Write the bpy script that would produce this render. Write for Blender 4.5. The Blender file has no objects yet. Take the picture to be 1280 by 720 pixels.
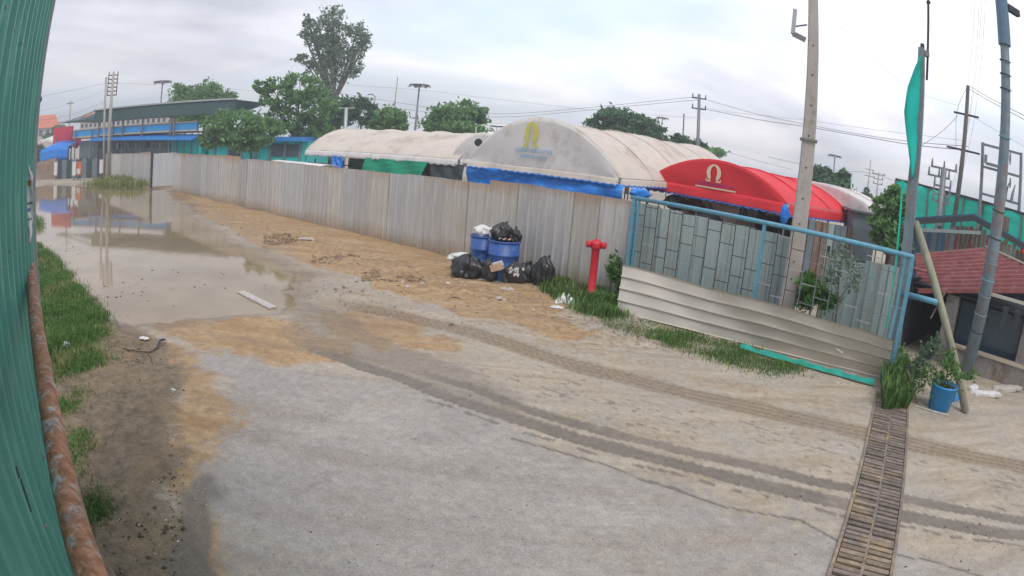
import bpy, math, random
import numpy as np
from math import pi, sin, cos, radians as R, hypot
random.seed(7); rng = np.random.default_rng(7)
sc = bpy.context.scene
col = sc.collection

# ------------------------------------------------------------------ camera (wide security-camera lens)
H = 2.9                      # lens height above the road
F, K, PITCH, ROLL = 778.9, 0.1252, 0.22772, 0.08565
cam = bpy.data.cameras.new('camera'); cam_ob = bpy.data.objects.new('camera', cam); col.objects.link(cam_ob); sc.camera = cam_ob
cam.type = 'PANO'; cam.panorama_type = 'FISHEYE_LENS_POLYNOMIAL'
cam.sensor_width = 36; cam.sensor_fit = 'HORIZONTAL'; cam.fisheye_fov = R(179)
_s = 1280 / 36 / F
cam.fisheye_polynomial_k0 = 0; cam.fisheye_polynomial_k1 = -_s; cam.fisheye_polynomial_k2 = 0
cam.fisheye_polynomial_k3 = -K * _s ** 3; cam.fisheye_polynomial_k4 = 0
cam.clip_start = 0.05; cam.clip_end = 4000
from mathutils import Matrix, Vector
cam_ob.matrix_world = Matrix.Translation((0, 0, H)) @ Matrix.Rotation(pi / 2 - PITCH, 4, 'X') @ Matrix.Rotation(ROLL, 4, 'Z')

# ------------------------------------------------------------------ sky, sun, exposure
w = bpy.data.worlds.new('World'); sc.world = w; w.use_nodes = True
SUN_EL, SUN_AZ = R(55), R(165)
def build_world():
    nt = w.node_tree; N = nt.nodes; L = nt.links; bg = N['Background']
    sky = N.new('ShaderNodeTexSky'); sky.sky_type = 'NISHITA'; sky.sun_disc = False
    sky.sun_elevation = SUN_EL; sky.sun_rotation = SUN_AZ; sky.air_density = 1.3; sky.dust_density = 3.0
    tc = N.new('ShaderNodeTexCoord'); sx = N.new('ShaderNodeSeparateXYZ'); L.new(tc.outputs['Generated'], sx.inputs[0])
    def M(op, a, b=None, cl=False):
        m = N.new('ShaderNodeMath'); m.operation = op; m.use_clamp = cl
        for i, v in enumerate((a, b)):
            if v is None: continue
            if isinstance(v, (int, float)): m.inputs[i].default_value = v
            else: L.new(v, m.inputs[i])
        return m.outputs[0]
    z = M('MAXIMUM', sx.outputs[2], 0.0); zz = M('ADD', z, 0.16)
    cb = N.new('ShaderNodeCombineXYZ'); L.new(M('DIVIDE', sx.outputs[0], zz), cb.inputs[0]); L.new(M('DIVIDE', sx.outputs[1], zz), cb.inputs[1])
    def noise(scale, det, rough, dist=0.0, off=(0, 0, 0)):
        mp = N.new('ShaderNodeMapping'); mp.inputs['Location'].default_value = off; L.new(cb.outputs[0], mp.inputs[0])
        n = N.new('ShaderNodeTexNoise'); n.inputs['Scale'].default_value = scale; n.inputs['Detail'].default_value = det
        n.inputs['Roughness'].default_value = rough; n.inputs['Distortion'].default_value = dist; L.new(mp.outputs[0], n.inputs[0]); return n.outputs[0]
    def ramp(src, stops):
        r = N.new('ShaderNodeValToRGB'); L.new(src, r.inputs[0]); e = r.color_ramp.elements
        while len(e) < len(stops): e.new(0.5)
        for i, (p, c) in enumerate(stops): e[i].position = p; e[i].color = (*c, 1)
        return r.outputs[0]
    def mix(f, a, b, mode='MIX'):
        m = N.new('ShaderNodeMixRGB'); m.blend_type = mode
        for i, v in enumerate((f, a, b)):
            if isinstance(v, (int, float)): m.inputs[i].default_value = v
            elif isinstance(v, tuple): m.inputs[i].default_value = (*v, 1)
            else: L.new(v, m.inputs[i])
        return m.outputs[0]
    big = noise(0.45, 5, .55, .6, (3.1, 1.7, 0)); fine = noise(1.0, 7, .58, .8, (7, 2, 0)); holes = noise(0.5, 3, .5, .5, (1.5, 9, 0))
    white = (9.3, 9.25, 9.6); grey = (4.9, 5.05, 5.7)
    cloud = mix(ramp(big, [(.36, (0, 0, 0)), (.60, (1, 1, 1))]), grey, white)
    cloud = mix(ramp(fine, [(.46, (0, 0, 0)), (.72, (.6, .6, .6))]), cloud, (5.9, 6.1, 7.0))
    # warm pale streaks low down
    low = M('SUBTRACT', 1.0, M('MULTIPLY', z, 5.0), True)
    warm = M('MULTIPLY', low, ramp(fine, [(.40, (1, 1, 1)), (.55, (0, 0, 0))]))
    cloud = mix(M('MULTIPLY', warm, .55), cloud, (8.8, 7.9, 7.3))
    hz = ramp(holes, [(.46, (0, 0, 0)), (.62, (.7, .7, .7))])
    c = mix(hz, cloud, mix(.55, sky.outputs[0], (6.8, 8.4, 9.8)))
    # the overcast is thinner and brighter toward the middle right
    dn = N.new('ShaderNodeVectorMath'); dn.operation = 'DOT_PRODUCT'; L.new(tc.outputs['Generated'], dn.inputs[0])
    dn.inputs[1].default_value = (sin(R(20)) * cos(R(35)), cos(R(20)) * cos(R(35)), sin(R(35)))
    g = ramp(dn.outputs['Value'], [(.30, (.72, .72, .74)), (.92, (1.04, 1.04, 1.05))])
    c = mix(1.0, c, g, 'MULTIPLY')
    L.new(c, bg.inputs[0]); bg.inputs[1].default_value = 0.1
build_world()
sl = bpy.data.lights.new('sun', 'SUN'); so = bpy.data.objects.new('sun', sl); col.objects.link(so)
sl.energy = 1.0; sl.angle = R(25); sl.color = (1, .95, .88)
sd_ = Vector((sin(SUN_AZ) * cos(SUN_EL), cos(SUN_AZ) * cos(SUN_EL), sin(SUN_EL)))
so.rotation_euler = sd_.to_track_quat('Z', 'Y').to_euler(); so.location = (0, 0, 30)
vs = sc.view_settings; vs.view_transform = 'Standard'; vs.look = 'None'; vs.exposure = 0.68; vs.gamma = 1
sc.cycles.max_bounces = 6; sc.cycles.use_denoising = True

# ------------------------------------------------------------------ surveying: lens model, so that real positions can be read off the photograph
def rays(p):
    p = np.atleast_2d(np.array(p, float)) - [640, 360]
    r = np.hypot(p[:, 0], p[:, 1]) + 1e-9; t = r / F; th = t + K * t ** 3
    c = np.stack([np.sin(th) * p[:, 0] / r, -np.sin(th) * p[:, 1] / r], 1); f = np.cos(th)
    cr, sr = cos(ROLL), sin(ROLL); X = c[:, 0] * cr - c[:, 1] * sr; U = c[:, 0] * sr + c[:, 1] * cr
    cp, sp = cos(PITCH), sin(PITCH)
    return np.stack([X, f * cp + U * sp, U * cp - f * sp], 1)
def gp(x, y, z=0.0):
    d = rays((x, y))[0]; t = (z - H) / d[2]; return np.array([d[0] * t, d[1] * t, z])
def at(x, y, D):
    d = rays((x, y))[0]; t = D / hypot(d[0], d[1]); return np.array([d[0] * t, d[1] * t, H + d[2] * t])
def az(x, y):
    d = rays((x, y))[0]; return math.atan2(d[0], d[1])
V3 = lambda *a: np.array(a, float)
def unit(v): v = np.array(v, float); return v / np.linalg.norm(v)
UP = V3(0, 0, 1)

# ------------------------------------------------------------------ materials
MATS = {}
def mat(name, c, rough=.7, var=.25, scale=6, c2=None, c2amt=.5, c2scale=2.5, stretch=(1, 1, 1), metal=0, bump=.15, bscale=30, objrand=0, island=0, spec=.3, coord='Object', trans=0, foot=None, top=None):
    if name in MATS: return MATS[name]
    m = bpy.data.materials.new(name); m.use_nodes = True; nt = m.node_tree; N = nt.nodes; L = nt.links; b = N['Principled BSDF']
    tc = N.new('ShaderNodeTexCoord'); mp = N.new('ShaderNodeMapping'); mp.inputs['Scale'].default_value = stretch; src = tc.outputs[coord] if coord != 'World' else N.new('ShaderNodeNewGeometry').outputs['Position']; L.new(src, mp.inputs[0])
    n = N.new('ShaderNodeTexNoise'); n.inputs['Scale'].default_value = scale; n.inputs['Detail'].default_value = 6; n.inputs['Roughness'].default_value = .65; L.new(mp.outputs[0], n.inputs[0])
    mr = N.new('ShaderNodeMapRange'); mr.inputs[1].default_value = .3; mr.inputs[2].default_value = .7; mr.inputs[3].default_value = 1 - var; mr.inputs[4].default_value = 1 + var; L.new(n.outputs[0], mr.inputs[0])
    cur = None
    def mixc(f, a, b2, mode='MIX'):
        x = N.new('ShaderNodeMixRGB'); x.blend_type = mode
        for i, v in enumerate((f, a, b2)):
            if isinstance(v, (int, float)): x.inputs[i].default_value = v
            elif isinstance(v, tuple): x.inputs[i].default_value = (*v[:3], 1)
            else: L.new(v, x.inputs[i])
        return x.outputs[0]
    base = c
    if c2 is not None:
        n2 = N.new('ShaderNodeTexNoise'); n2.inputs['Scale'].default_value = c2scale; n2.inputs['Detail'].default_value = 8; n2.inputs['Roughness'].default_value = .7; L.new(mp.outputs[0], n2.inputs[0])
        r2 = N.new('ShaderNodeMapRange'); t = .62 - .24 * c2amt; r2.inputs[1].default_value = t; r2.inputs[2].default_value = t + .12; L.new(n2.outputs[0], r2.inputs[0])
        base = mixc(r2.outputs[0], c, c2)
    for spec_, sgn in ((foot, -1), (top, 1)):       # mud splashed up the foot, rust creeping down from the top edge
        if spec_ is None: continue
        cc_, z0_, z1_ = spec_; sp = N.new('ShaderNodeSeparateXYZ'); L.new(tc.outputs['Object'], sp.inputs[0]); nn = N.new('ShaderNodeTexNoise'); nn.inputs['Scale'].default_value = 3.2; nn.inputs['Detail'].default_value = 8; nn.inputs['Roughness'].default_value = .75
        L.new(tc.outputs['Object'], nn.inputs[0]); ad = N.new('ShaderNodeMath'); ad.operation = 'MULTIPLY_ADD'; L.new(nn.outputs[0], ad.inputs[0]); ad.inputs[1].default_value = -sgn * -1.1 * abs(z1_ - z0_); L.new(sp.outputs[2], ad.inputs[2])
        rr_ = N.new('ShaderNodeMapRange'); k_ = sgn * .55 * abs(z1_ - z0_); rr_.inputs[1].default_value = z0_ + k_; rr_.inputs[2].default_value = z1_ + k_; rr_.inputs[4].default_value = .8; L.new(ad.outputs[0], rr_.inputs[0]); base = mixc(rr_.outputs[0], base, cc_)
    gm = N.new('ShaderNodeVectorMath'); gm.operation = 'SCALE'
    if isinstance(base, tuple): gm.inputs[0].default_value = base[:3]
    else: L.new(base, gm.inputs[0])
    L.new(mr.outputs[0], gm.inputs['Scale']); out = gm.outputs[0]
    def scl(src, lo, hi):
        g2 = N.new('ShaderNodeVectorMath'); g2.operation = 'SCALE'; r3 = N.new('ShaderNodeMapRange'); r3.inputs[3].default_value = lo; r3.inputs[4].default_value = hi; L.new(src, r3.inputs[0])
        L.new(out, g2.inputs[0]); L.new(r3.outputs[0], g2.inputs['Scale']); return g2.outputs[0]
    if objrand: oi = N.new('ShaderNodeObjectInfo'); out = scl(oi.outputs['Random'], 1 - objrand, 1 + objrand)
    if island:
        ge = N.new('ShaderNodeNewGeometry'); out = scl(ge.outputs['Random Per Island'], 1 - island, 1 + island)
    L.new(out, b.inputs['Base Color']); b.inputs['Roughness'].default_value = rough; b.inputs['Metallic'].default_value = metal; b.inputs['Specular IOR Level'].default_value = spec
    if bump:
        n3 = N.new('ShaderNodeTexNoise'); n3.inputs['Scale'].default_value = bscale; n3.inputs['Detail'].default_value = 4; L.new(mp.outputs[0], n3.inputs[0])
        bp = N.new('ShaderNodeBump'); bp.inputs['Strength'].default_value = bump; bp.inputs['Distance'].default_value = .02; L.new(n3.outputs[0], bp.inputs['Height']); L.new(bp.outputs[0], b.inputs['Normal'])
    if trans:
        tr = N.new('ShaderNodeBsdfTranslucent'); L.new(out, tr.inputs[0]); ms = N.new('ShaderNodeMixShader'); ms.inputs[0].default_value = trans
        L.new(b.outputs[0], ms.inputs[1]); L.new(tr.outputs[0], ms.inputs[2]); L.new(ms.outputs[0], N['Material Output'].inputs[0])
    MATS[name] = m; return m
m_sheet = mat('grey_sheet', (.51, .50, .495), .5, .15, 5, (.52, .46, .39), .35, 1.6, (4, 4, .35), .25, .06, objrand=.11, spec=.4, foot=((.33, .24, .15), .45, .02), top=((.36, .22, .12), 1.86, 2.12))
m_sheet_b = mat('bluish_sheet', (.50, .505, .51), .48, .15, 5, (.50, .47, .42), .35, 1.6, (4, 4, .35), .25, .06, objrand=.10, spec=.4, foot=((.33, .24, .15), .40, .02), top=((.36, .24, .15), 1.90, 2.14))
m_sheet_y = mat('weathered_sheet', (.51, .49, .465), .55, .15, 5, (.48, .43, .36), .4, 1.6, (4, 4, .35), .25, .06, objrand=.10, spec=.4, foot=((.33, .24, .15), .5, .02), top=((.40, .24, .12), 1.70, 2.10))
m_sheet2 = mat('grey_sheet_new', (.55, .57, .60), .45, .08, 5, stretch=(4, 4, .3), metal=.25, bump=.04)
m_sheet3 = mat('brown_grey_sheet', (.58, .54, .48), .5, .06, 4, (.60, .55, .48), .5, 2, (.6, .6, 3), .25, .06)
m_sheet4 = mat('teal_grey_sheet', (.37, .45, .455), .5, .12, 5, (.40, .37, .31), .35, 2, (4, 4, .4), .2, .06, objrand=.08)
m_green = mat('green_sheet', (.085, .30, .245), .45, .14, 3, (.14, .36, .30), .4, 3, (3, 3, .5), .1, .05, spec=.5)
m_rustpipe = mat('rusty_pipe', (.33, .165, .095), .8, .5, 20, (.33, .36, .35), .45, 13, (1, 1, 1), .1, .6, 60)
m_bluepaint = mat('worn_blue_paint', (.14, .36, .48), .55, .15, 8, (.30, .17, .13), .12, 6, (1, 1, 1), .1, .2, 40)
m_bluegrey = mat('blue_grey_steel', (.19, .25, .29), .6, .2, 8, (.27, .17, .14), .45, 3.2, (1, 1, .5), .1, .3, 40)
m_concpole = mat('concrete_pole', (.44, .40, .37), .85, .12, 5, (.27, .25, .235), .3, 3, (1, 1, .4), 0, .2, 40)
m_pipe3 = mat('olive_pipe', (.30, .30, .22), .6, .2, 6, (.35, .2, .12), .3, 4, (1, 1, .6), .1, .2)
m_red = mat('red_paint', (.62, .02, .035), .42, .08, 10, bump=.08, spec=.5)
m_drum = mat('blue_drum', (.025, .10, .36), .42, .2, 7, (.13, .17, .28), .35, 9, bump=.08, spec=.5)
m_bag = mat('black_bag', (.018, .019, .022), .32, .3, 9, bump=.9, bscale=14, spec=.6)
m_bagdirty = mat('dusty_black_bag', (.035, .034, .035), .4, .4, 9, (.14, .12, .11), .2, 10, bump=.9, bscale=14, spec=.6)
m_white = mat('white_plastic', (.68, .67, .65), .5, .15, 9, bump=.5, bscale=20)
m_card = mat('cardboard', (.55, .38, .27), .8, .2, 12)
m_canvas = mat('white_canvas', (.80, .77, .76), .75, .06, 2.2, (.60, .55, .50), .45, .9, bump=.25, bscale=3, trans=.15)
m_canvas2 = mat('cream_canvas', (.70, .63, .56), .75, .07, 2.2, (.56, .48, .40), .45, .9, bump=.3, bscale=3, trans=.15)
m_redcanvas = mat('red_canvas', (.80, .045, .06), .6, .08, 2, bump=.3, bscale=3, trans=.15)
m_bluetarp = mat('blue_tarp', (.03, .22, .72), .45, .2, 3, (.10, .38, .85), .4, 4, (1, 1, 3), bump=.9, bscale=5)
m_greentarp = mat('green_tarp', (.02, .33, .20), .6, .15, 5, bump=.5, bscale=6)
m_teal = mat('teal_net', (.02, .68, .52), .6, .12, 2, (.015, .58, .45), .4, 1.5, (1, 1, 2), bump=.2, bscale=4, trans=.2)
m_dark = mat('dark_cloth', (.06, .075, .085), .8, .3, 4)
m_darkmetal = mat('dark_metal', (.045, .05, .055), .6, .2, 6)
m_greymetal = mat('grey_metal', (.22, .23, .24), .5, .15, 6, metal=.3)
m_yellow = mat('yellow_print', (.62, .60, .12), .8, .1); m_ltblue = mat('light_blue_print', (.25, .46, .62), .8, .1)
m_cream = mat('cream_print', (.80, .66, .50), .7, .05); m_purple = mat('purple_print', (.30, .06, .30), .7, .05)
m_redroof = mat('rusty_red_roof', (.21, .06, .06), .6, .25, 3, (.26, .12, .10), .4, 5, (1, 1, 1), .1, .1)
m_shade = mat('interior_shade', (.022, .027, .034), .85, .3, 4)  # shade inside the shack, put into the colour of its walls and ceiling
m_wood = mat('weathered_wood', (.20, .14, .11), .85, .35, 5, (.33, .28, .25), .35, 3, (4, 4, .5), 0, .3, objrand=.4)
m_blueroof = mat('blue_roof', (.06, .13, .22), .5, .15, 4, bump=.05)
m_bblue = mat('bright_blue_sheet', (.035, .23, .62), .5, .12, 4, bump=.05)
m_fblue = mat('fascia_blue', (.05, .33, .70), .55, .12, 2)
m_tealwall = mat('turquoise_wall', (.02, .52, .52), .6, .1, 1.5, stretch=(1, 1, 3))
m_greywall = mat('grey_wall', (.17, .21, .24), .75, .15, 1.5)
m_dkgreen = mat('dark_green_roof', (.05, .095, .10), .6, .15, 1)
m_creamwall = mat('cream_wall', (.55, .48, .45), .8, .1, 1)
m_beige = mat('beige_trim', (.50, .42, .34), .8, .1, 1)
m_glass = mat('dark_window', (.05, .09, .13), .15, .1, 1, bump=0, spec=.6)
m_orange = mat('orange_roof', (.60, .17, .08), .7, .15, 1)
m_pink = mat('red_pink_board', (.56, .06, .10), .6, .12, 1)
m_conc = mat('rough_concrete', (.30, .28, .26), .9, .2, 5, (.22, .17, .13), .45, 3, bump=.4)
m_bark = mat('bark', (.11, .09, .075), .9, .3, 8, bump=.5)
m_leafA = mat('leaf_dark', (.10, .195, .10), .6, .15, 1, island=.4, trans=.4, bump=0)
m_leafB = mat('leaf_mid', (.155, .30, .11), .6, .15, 1, island=.4, trans=.4, bump=0)
m_leafC = mat('leaf_greyish', (.17, .25, .16), .6, .15, 1, island=.4, trans=.4, bump=0)
m_leafY = mat('leaf_bright', (.09, .22, .035), .55, .15, 1, island=.45, trans=.3, bump=0)
m_grass = mat('grass_blade', (.11, .21, .05), .6, .1, 1, island=.5, trans=.3, bump=0)
m_grassd = mat('grass_dry', (.22, .25, .09), .65, .1, 1, island=.5, trans=.3, bump=0)
m_bucket = mat('blue_bucket', (.03, .28, .66), .4, .08, 5, bump=.05, spec=.5)
m_soil = mat('potting_soil', (.05, .035, .025), .95, .3, 20)
m_flag = mat('teal_flag', (.02, .62, .54), .6, .1, 3, bump=.4, bscale=4, trans=.3)
m_wire = mat('cable_grey', (.14, .14, .15), .6, .1)
m_galv = mat('pale_steel', (.45, .47, .49), .5, .1, 5, metal=.4)
m_grate = mat('muddy_grate', (.21, .17, .145), .75, .3, 14, (.31, .235, .155), .5, 1.6, metal=.15, bump=.5, coord='World', bscale=60, objrand=.22)
m_pit = mat('drain_pit', (.03, .025, .02), .9, .3, 8)
m_twig = mat('dead_twig', (.10, .075, .06), .9, .3, 9)
m_stone = mat('pale_stone', (.45, .42, .38), .9, .2, 14, island=.35)
m_redlamp = mat('red_glow', (.8, .03, .02), .4, .05)

# ------------------------------------------------------------------ mesh builder
class MB:
    def __init__(s): s.v = []; s.f = []; s.mi = []
    def add(s, vs_, fs, mi=0):
        o = len(s.v); s.v += [tuple(map(float, p)) for p in vs_]; s.f += [tuple(i + o for i in f) for f in fs]; s.mi += [mi] * len(fs); return s
    def box(s, c, half, x=(1, 0, 0), y=(0, 1, 0), z=(0, 0, 1), mi=0):
        c = V3(*c); x = V3(*x) * half[0]; y = V3(*y) * half[1]; z = V3(*z) * half[2]
        p = [c + a * x + b * y + d * z for d in (-1, 1) for b in (-1, 1) for a in (-1, 1)]
        return s.add(p, [(0, 2, 3, 1), (4, 5, 7, 6), (0, 1, 5, 4), (2, 6, 7, 3), (0, 4, 6, 2), (1, 3, 7, 5)], mi)
    def bar(s, a, b, wd, th=None, up=UP, mi=0):
        a = V3(*a); b = V3(*b); d = b - a; l = np.linalg.norm(d); d = d / l; th = wd if th is None else th
        sd = np.cross(d, up)
        if np.linalg.norm(sd) < 1e-3: sd = np.cross(d, V3(1, 0, 0))
        sd = unit(sd); u2 = np.cross(sd, d)
        return s.box((a + b) / 2, (l / 2, wd / 2, th / 2), d, sd, u2, mi)
    def tube(s, pts, r, n=8, cap=True, mi=0):
        pts = [V3(*p) for p in pts]; rs = r if hasattr(r, '__len__') else [r] * len(pts)
        o = len(s.v); prev = None; vs_ = []; fs = []
        for i, p in enumerate(pts):
            d = unit(pts[min(i + 1, len(pts) - 1)] - pts[max(i - 1, 0)])
            if prev is None: a = np.cross(d, UP if abs(d[2]) < .9 else V3(1, 0, 0))
            else: a = prev - d * (prev @ d)
            a = unit(a); prev = a; b = np.cross(d, a)
            vs_ += [p + rs[i] * (cos(2 * pi * k / n) * a + sin(2 * pi * k / n) * b) for k in range(n)]
        for i in range(len(pts) - 1):
            for k in range(n): k2 = (k + 1) % n; fs.append((i * n + k, i * n + k2, (i + 1) * n + k2, (i + 1) * n + k))
        if cap: fs.append(tuple(range(n - 1, -1, -1))); fs.append(tuple((len(pts) - 1) * n + k for k in range(n)))
        return s.add(vs_, fs, mi)
    def lathe(s, c, prof, n=20, axis=UP, mi=0):
        c = V3(*c); axis = unit(axis); a = unit(np.cross(axis, V3(1, 0, 0) if abs(axis[0]) < .9 else V3(0, 1, 0))); b = np.cross(axis, a)
        vs_ = [c + axis * h + rr * (cos(2 * pi * k / n) * a + sin(2 * pi * k / n) * b) for rr, h in prof for k in range(n)]
        fs = [(i * n + k, i * n + (k + 1) % n, (i + 1) * n + (k + 1) % n, (i + 1) * n + k) for i in range(len(prof) - 1) for k in range(n)]
        fs.append(tuple(range(n - 1, -1, -1))); fs.append(tuple((len(prof) - 1) * n + k for k in range(n)))
        return s.add(vs_, fs, mi)
    def grid(s, fn, nu, nv, thick=0, mi=0):
        P = [[V3(*fn(i / nu, j / nv)) for i in range(nu + 1)] for j in range(nv + 1)]
        vs_ = [p for row in P for p in row]; W = nu + 1
        fs = [(j * W + i, j * W + i + 1, (j + 1) * W + i + 1, (j + 1) * W + i) for j in range(nv) for i in range(nu)]
        if thick:
            nn = unit(np.cross(P[0][-1] - P[0][0], P[-1][0] - P[0][0])); o = len(vs_)
            vs_ += [p - nn * thick for p in vs_]; fs += [tuple(reversed([k + o for k in f])) for f in list(fs)]
            bd = [i for i in range(W)] + [j * W + nu for j in range(1, nv + 1)] + [nv * W + i for i in range(nu - 1, -1, -1)] + [j * W for j in range(nv - 1, 0, -1)]
            fs += [(bd[(k + 1) % len(bd)], bd[k], bd[k] + o, bd[(k + 1) % len(bd)] + o) for k in range(len(bd))]
        return s.add(vs_, fs, mi)
    def build(s, name, m, parent=None, smooth=False):
        me = bpy.data.meshes.new(name); off = V3(*parent['_base']) if parent is not None and '_base' in parent else V3(0, 0, 0)
        me.from_pydata([(p[0] - off[0], p[1] - off[1], p[2] - off[2]) for p in s.v], [], s.f)
        for mm in (m if isinstance(m, (list, tuple)) else [m]): me.materials.append(mm)
        if any(s.mi): me.polygons.foreach_set('material_index', s.mi)
        if smooth: me.polygons.foreach_set('use_smooth', [True] * len(s.f))
        me.update(); o = bpy.data.objects.new(name, me); col.objects.link(o)
        if parent is not None:
            o.parent = parent
            if '_base' in parent: o['_base'] = parent['_base']
        return o
def tag(o, label, cat, group=None, kind=None):
    if label: o['label'] = label
    if cat: o['category'] = cat
    if group: o['group'] = group
    if kind: o['kind'] = kind
    return o
def thing(name, base, label, cat, group=None):
    o = bpy.data.objects.new(name, None); col.objects.link(o); o.location = tuple(base); o['_base'] = [float(c) for c in base]; return tag(o, label, cat, group)
def solo(mb, name, m, label, cat, group=None, kind=None, smooth=False): return tag(mb.build(name, m, None, smooth), label, cat, group, kind)

# ------------------------------------------------------------------ ground: road, mud, puddle
def vnoise(x, y, seed=0):
    xi = np.floor(x).astype(np.int64); yi = np.floor(y).astype(np.int64); fx = x - xi; fy = y - yi
    fx = fx * fx * (3 - 2 * fx); fy = fy * fy * (3 - 2 * fy)
    def h(a, b):
        n = (a * 374761393 + b * 668265263 + seed * 974711) & 0xffffffff; n = ((n ^ (n >> 13)) * 1274126177) & 0xffffffff
        return ((n ^ (n >> 16)) & 0xffff) / 65535.0
    return (h(xi, yi) * (1 - fx) + h(xi + 1, yi) * fx) * (1 - fy) + (h(xi, yi + 1) * (1 - fx) + h(xi + 1, yi + 1) * fx) * fy
def fbm(x, y, sc_, seed=0, oct_=4):
    r = 0; a = .5; t = 0
    for o in range(oct_): r = r + a * vnoise(x / sc_, y / sc_, seed + o); t += a; a *= .5; sc_ *= .5
    return r / t
def sdf(px, X, Y):                      # signed distance (metres), positive inside, to a patch outlined on the ground
    q = [gp(*p)[:2] for p in px]; d = np.full(X.shape, 1e9); ins = np.zeros(X.shape, bool)
    for i in range(len(q)):
        a, b = q[i], q[(i + 1) % len(q)]; e = b - a; l = e @ e + 1e-12
        t = np.clip(((X - a[0]) * e[0] + (Y - a[1]) * e[1]) / l, 0, 1)
        d = np.minimum(d, np.hypot(X - a[0] - t * e[0], Y - a[1] - t * e[1]))
        c = ((a[1] > Y) != (b[1] > Y)); xx = a[0] + (Y - a[1]) / (b[1] - a[1] + 1e-12) * e[0]; ins ^= c & (X < xx)
    return np.where(ins, d, -d)
def line(px, X, Y):                     # distance and run along a polyline laid on the ground, and signed side
    q = [gp(*p)[:2] for p in px]; d = np.full(X.shape, 1e9); s = np.zeros(X.shape); sg = np.zeros(X.shape); acc = 0
    for a, b in zip(q[:-1], q[1:]):
        e = b - a; l = hypot(*e); t = np.clip(((X - a[0]) * e[0] + (Y - a[1]) * e[1]) / l / l, 0, 1)
        dx, dy = X - a[0] - t * e[0], Y - a[1] - t * e[1]; dd = np.hypot(dx, dy); c = (e[0] * dy - e[1] * dx) / l; k = dd < d
        d = np.where(k, dd, d); s = np.where(k, acc + t * l, s); sg = np.where(k, c, sg); acc += l
    return d, s, sg
sst = lambda x, a, b: (lambda t: t * t * (3 - 2 * t))(np.clip((x - a) / (b - a), 0, 1))
PUD = [(30, 236), (60, 231), (130, 234), (213, 236), (226, 248), (262, 285), (300, 303), (345, 322), (378, 348), (352, 380), (330, 390), (262, 398), (215, 404), (172, 402), (142, 390), (118, 368), (95, 350), (70, 327), (50, 312), (25, 300), (10, 260)]
WET = [(20, 300), (95, 420), (200, 420), (300, 395), (380, 392), (470, 420), (520, 400), (430, 340), (330, 292), (250, 250), (215, 232), (20, 228)]
CONC = [(228, 430), (262, 438), (330, 458), (410, 468), (480, 482), (560, 500), (640, 545), (720, 575), (800, 602), (900, 634), (1000, 660), (1100, 690), (1300, 745), (1250, 900), (500, 950), (260, 800), (330, 720), (292, 690), (270, 650), (262, 600), (292, 560), (330, 528), (312, 508), (285, 480), (262, 465)]
SOIL = [(60, 330), (120, 390), (180, 420), (215, 440), (232, 470), (225, 520), (235, 580), (215, 640), (262, 720), (300, 850), (60, 950), (-200, 800), (20, 330)]
DARKP = [(225, 615), (262, 600), (280, 640), (285, 700), (310, 760), (200, 760), (205, 690)]
ORANGE = [[(218, 243), (300, 262), (413, 290), (513, 318), (600, 340), (700, 362), (690, 395), (560, 372), (460, 345), (360, 312), (270, 275)],
          [(222, 244), (270, 262), (350, 285), (430, 305), (520, 330), (600, 362), (690, 395), (760, 420), (700, 425), (600, 395), (500, 365), (400, 335), (300, 295), (240, 262)],
          [(385, 395), (440, 385), (520, 405), (560, 430), (470, 440), (420, 425)],
          [(210, 402), (300, 398), (370, 400), (430, 425), (470, 450), (400, 462), (330, 452), (240, 432)],
          [(200, 425), (255, 440), (275, 470), (305, 500), (338, 530), (300, 560), (268, 600), (240, 640), (225, 600), (215, 540), (205, 480), (185, 440)],
          [(225, 640), (262, 600), (300, 690), (330, 720), (300, 800), (240, 800)]]
YEL = [(520, 372), (620, 385), (700, 405), (790, 440), (900, 470), (1000, 490), (1090, 500), (1090, 530), (960, 505), (800, 468), (700, 438), (600, 410)]
WTRK = [(350, 396), (385, 372), (440, 398), (490, 425), (560, 450), (650, 500), (640, 530), (560, 500), (480, 470), (415, 445), (365, 418)]
T_LOW = [(330, 405), (400, 437), (450, 456), (502, 472), (552, 493), (597, 508), (642, 523), (723, 548), (834, 577), (960, 608), (1060, 631), (1125, 644), (1197, 657), (1320, 675)]
T_UPP = [(440, 432), (482, 449), (527, 465), (592, 484), (640, 505), (709, 527), (807, 552), (960, 587), (1010, 600), (1067, 612), (1125, 622), (1185, 634), (1320, 657)]
T_RUT = [(395, 368), (427, 377), (492, 392), (567, 409), (627, 427), (677, 444), (727, 458), (800, 477), (960, 514), (1100, 545), (1200, 567), (1320, 592)]
TILT = [(296, 362), (345, 380), (352, 386), (330, 392), (290, 396)]
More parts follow.
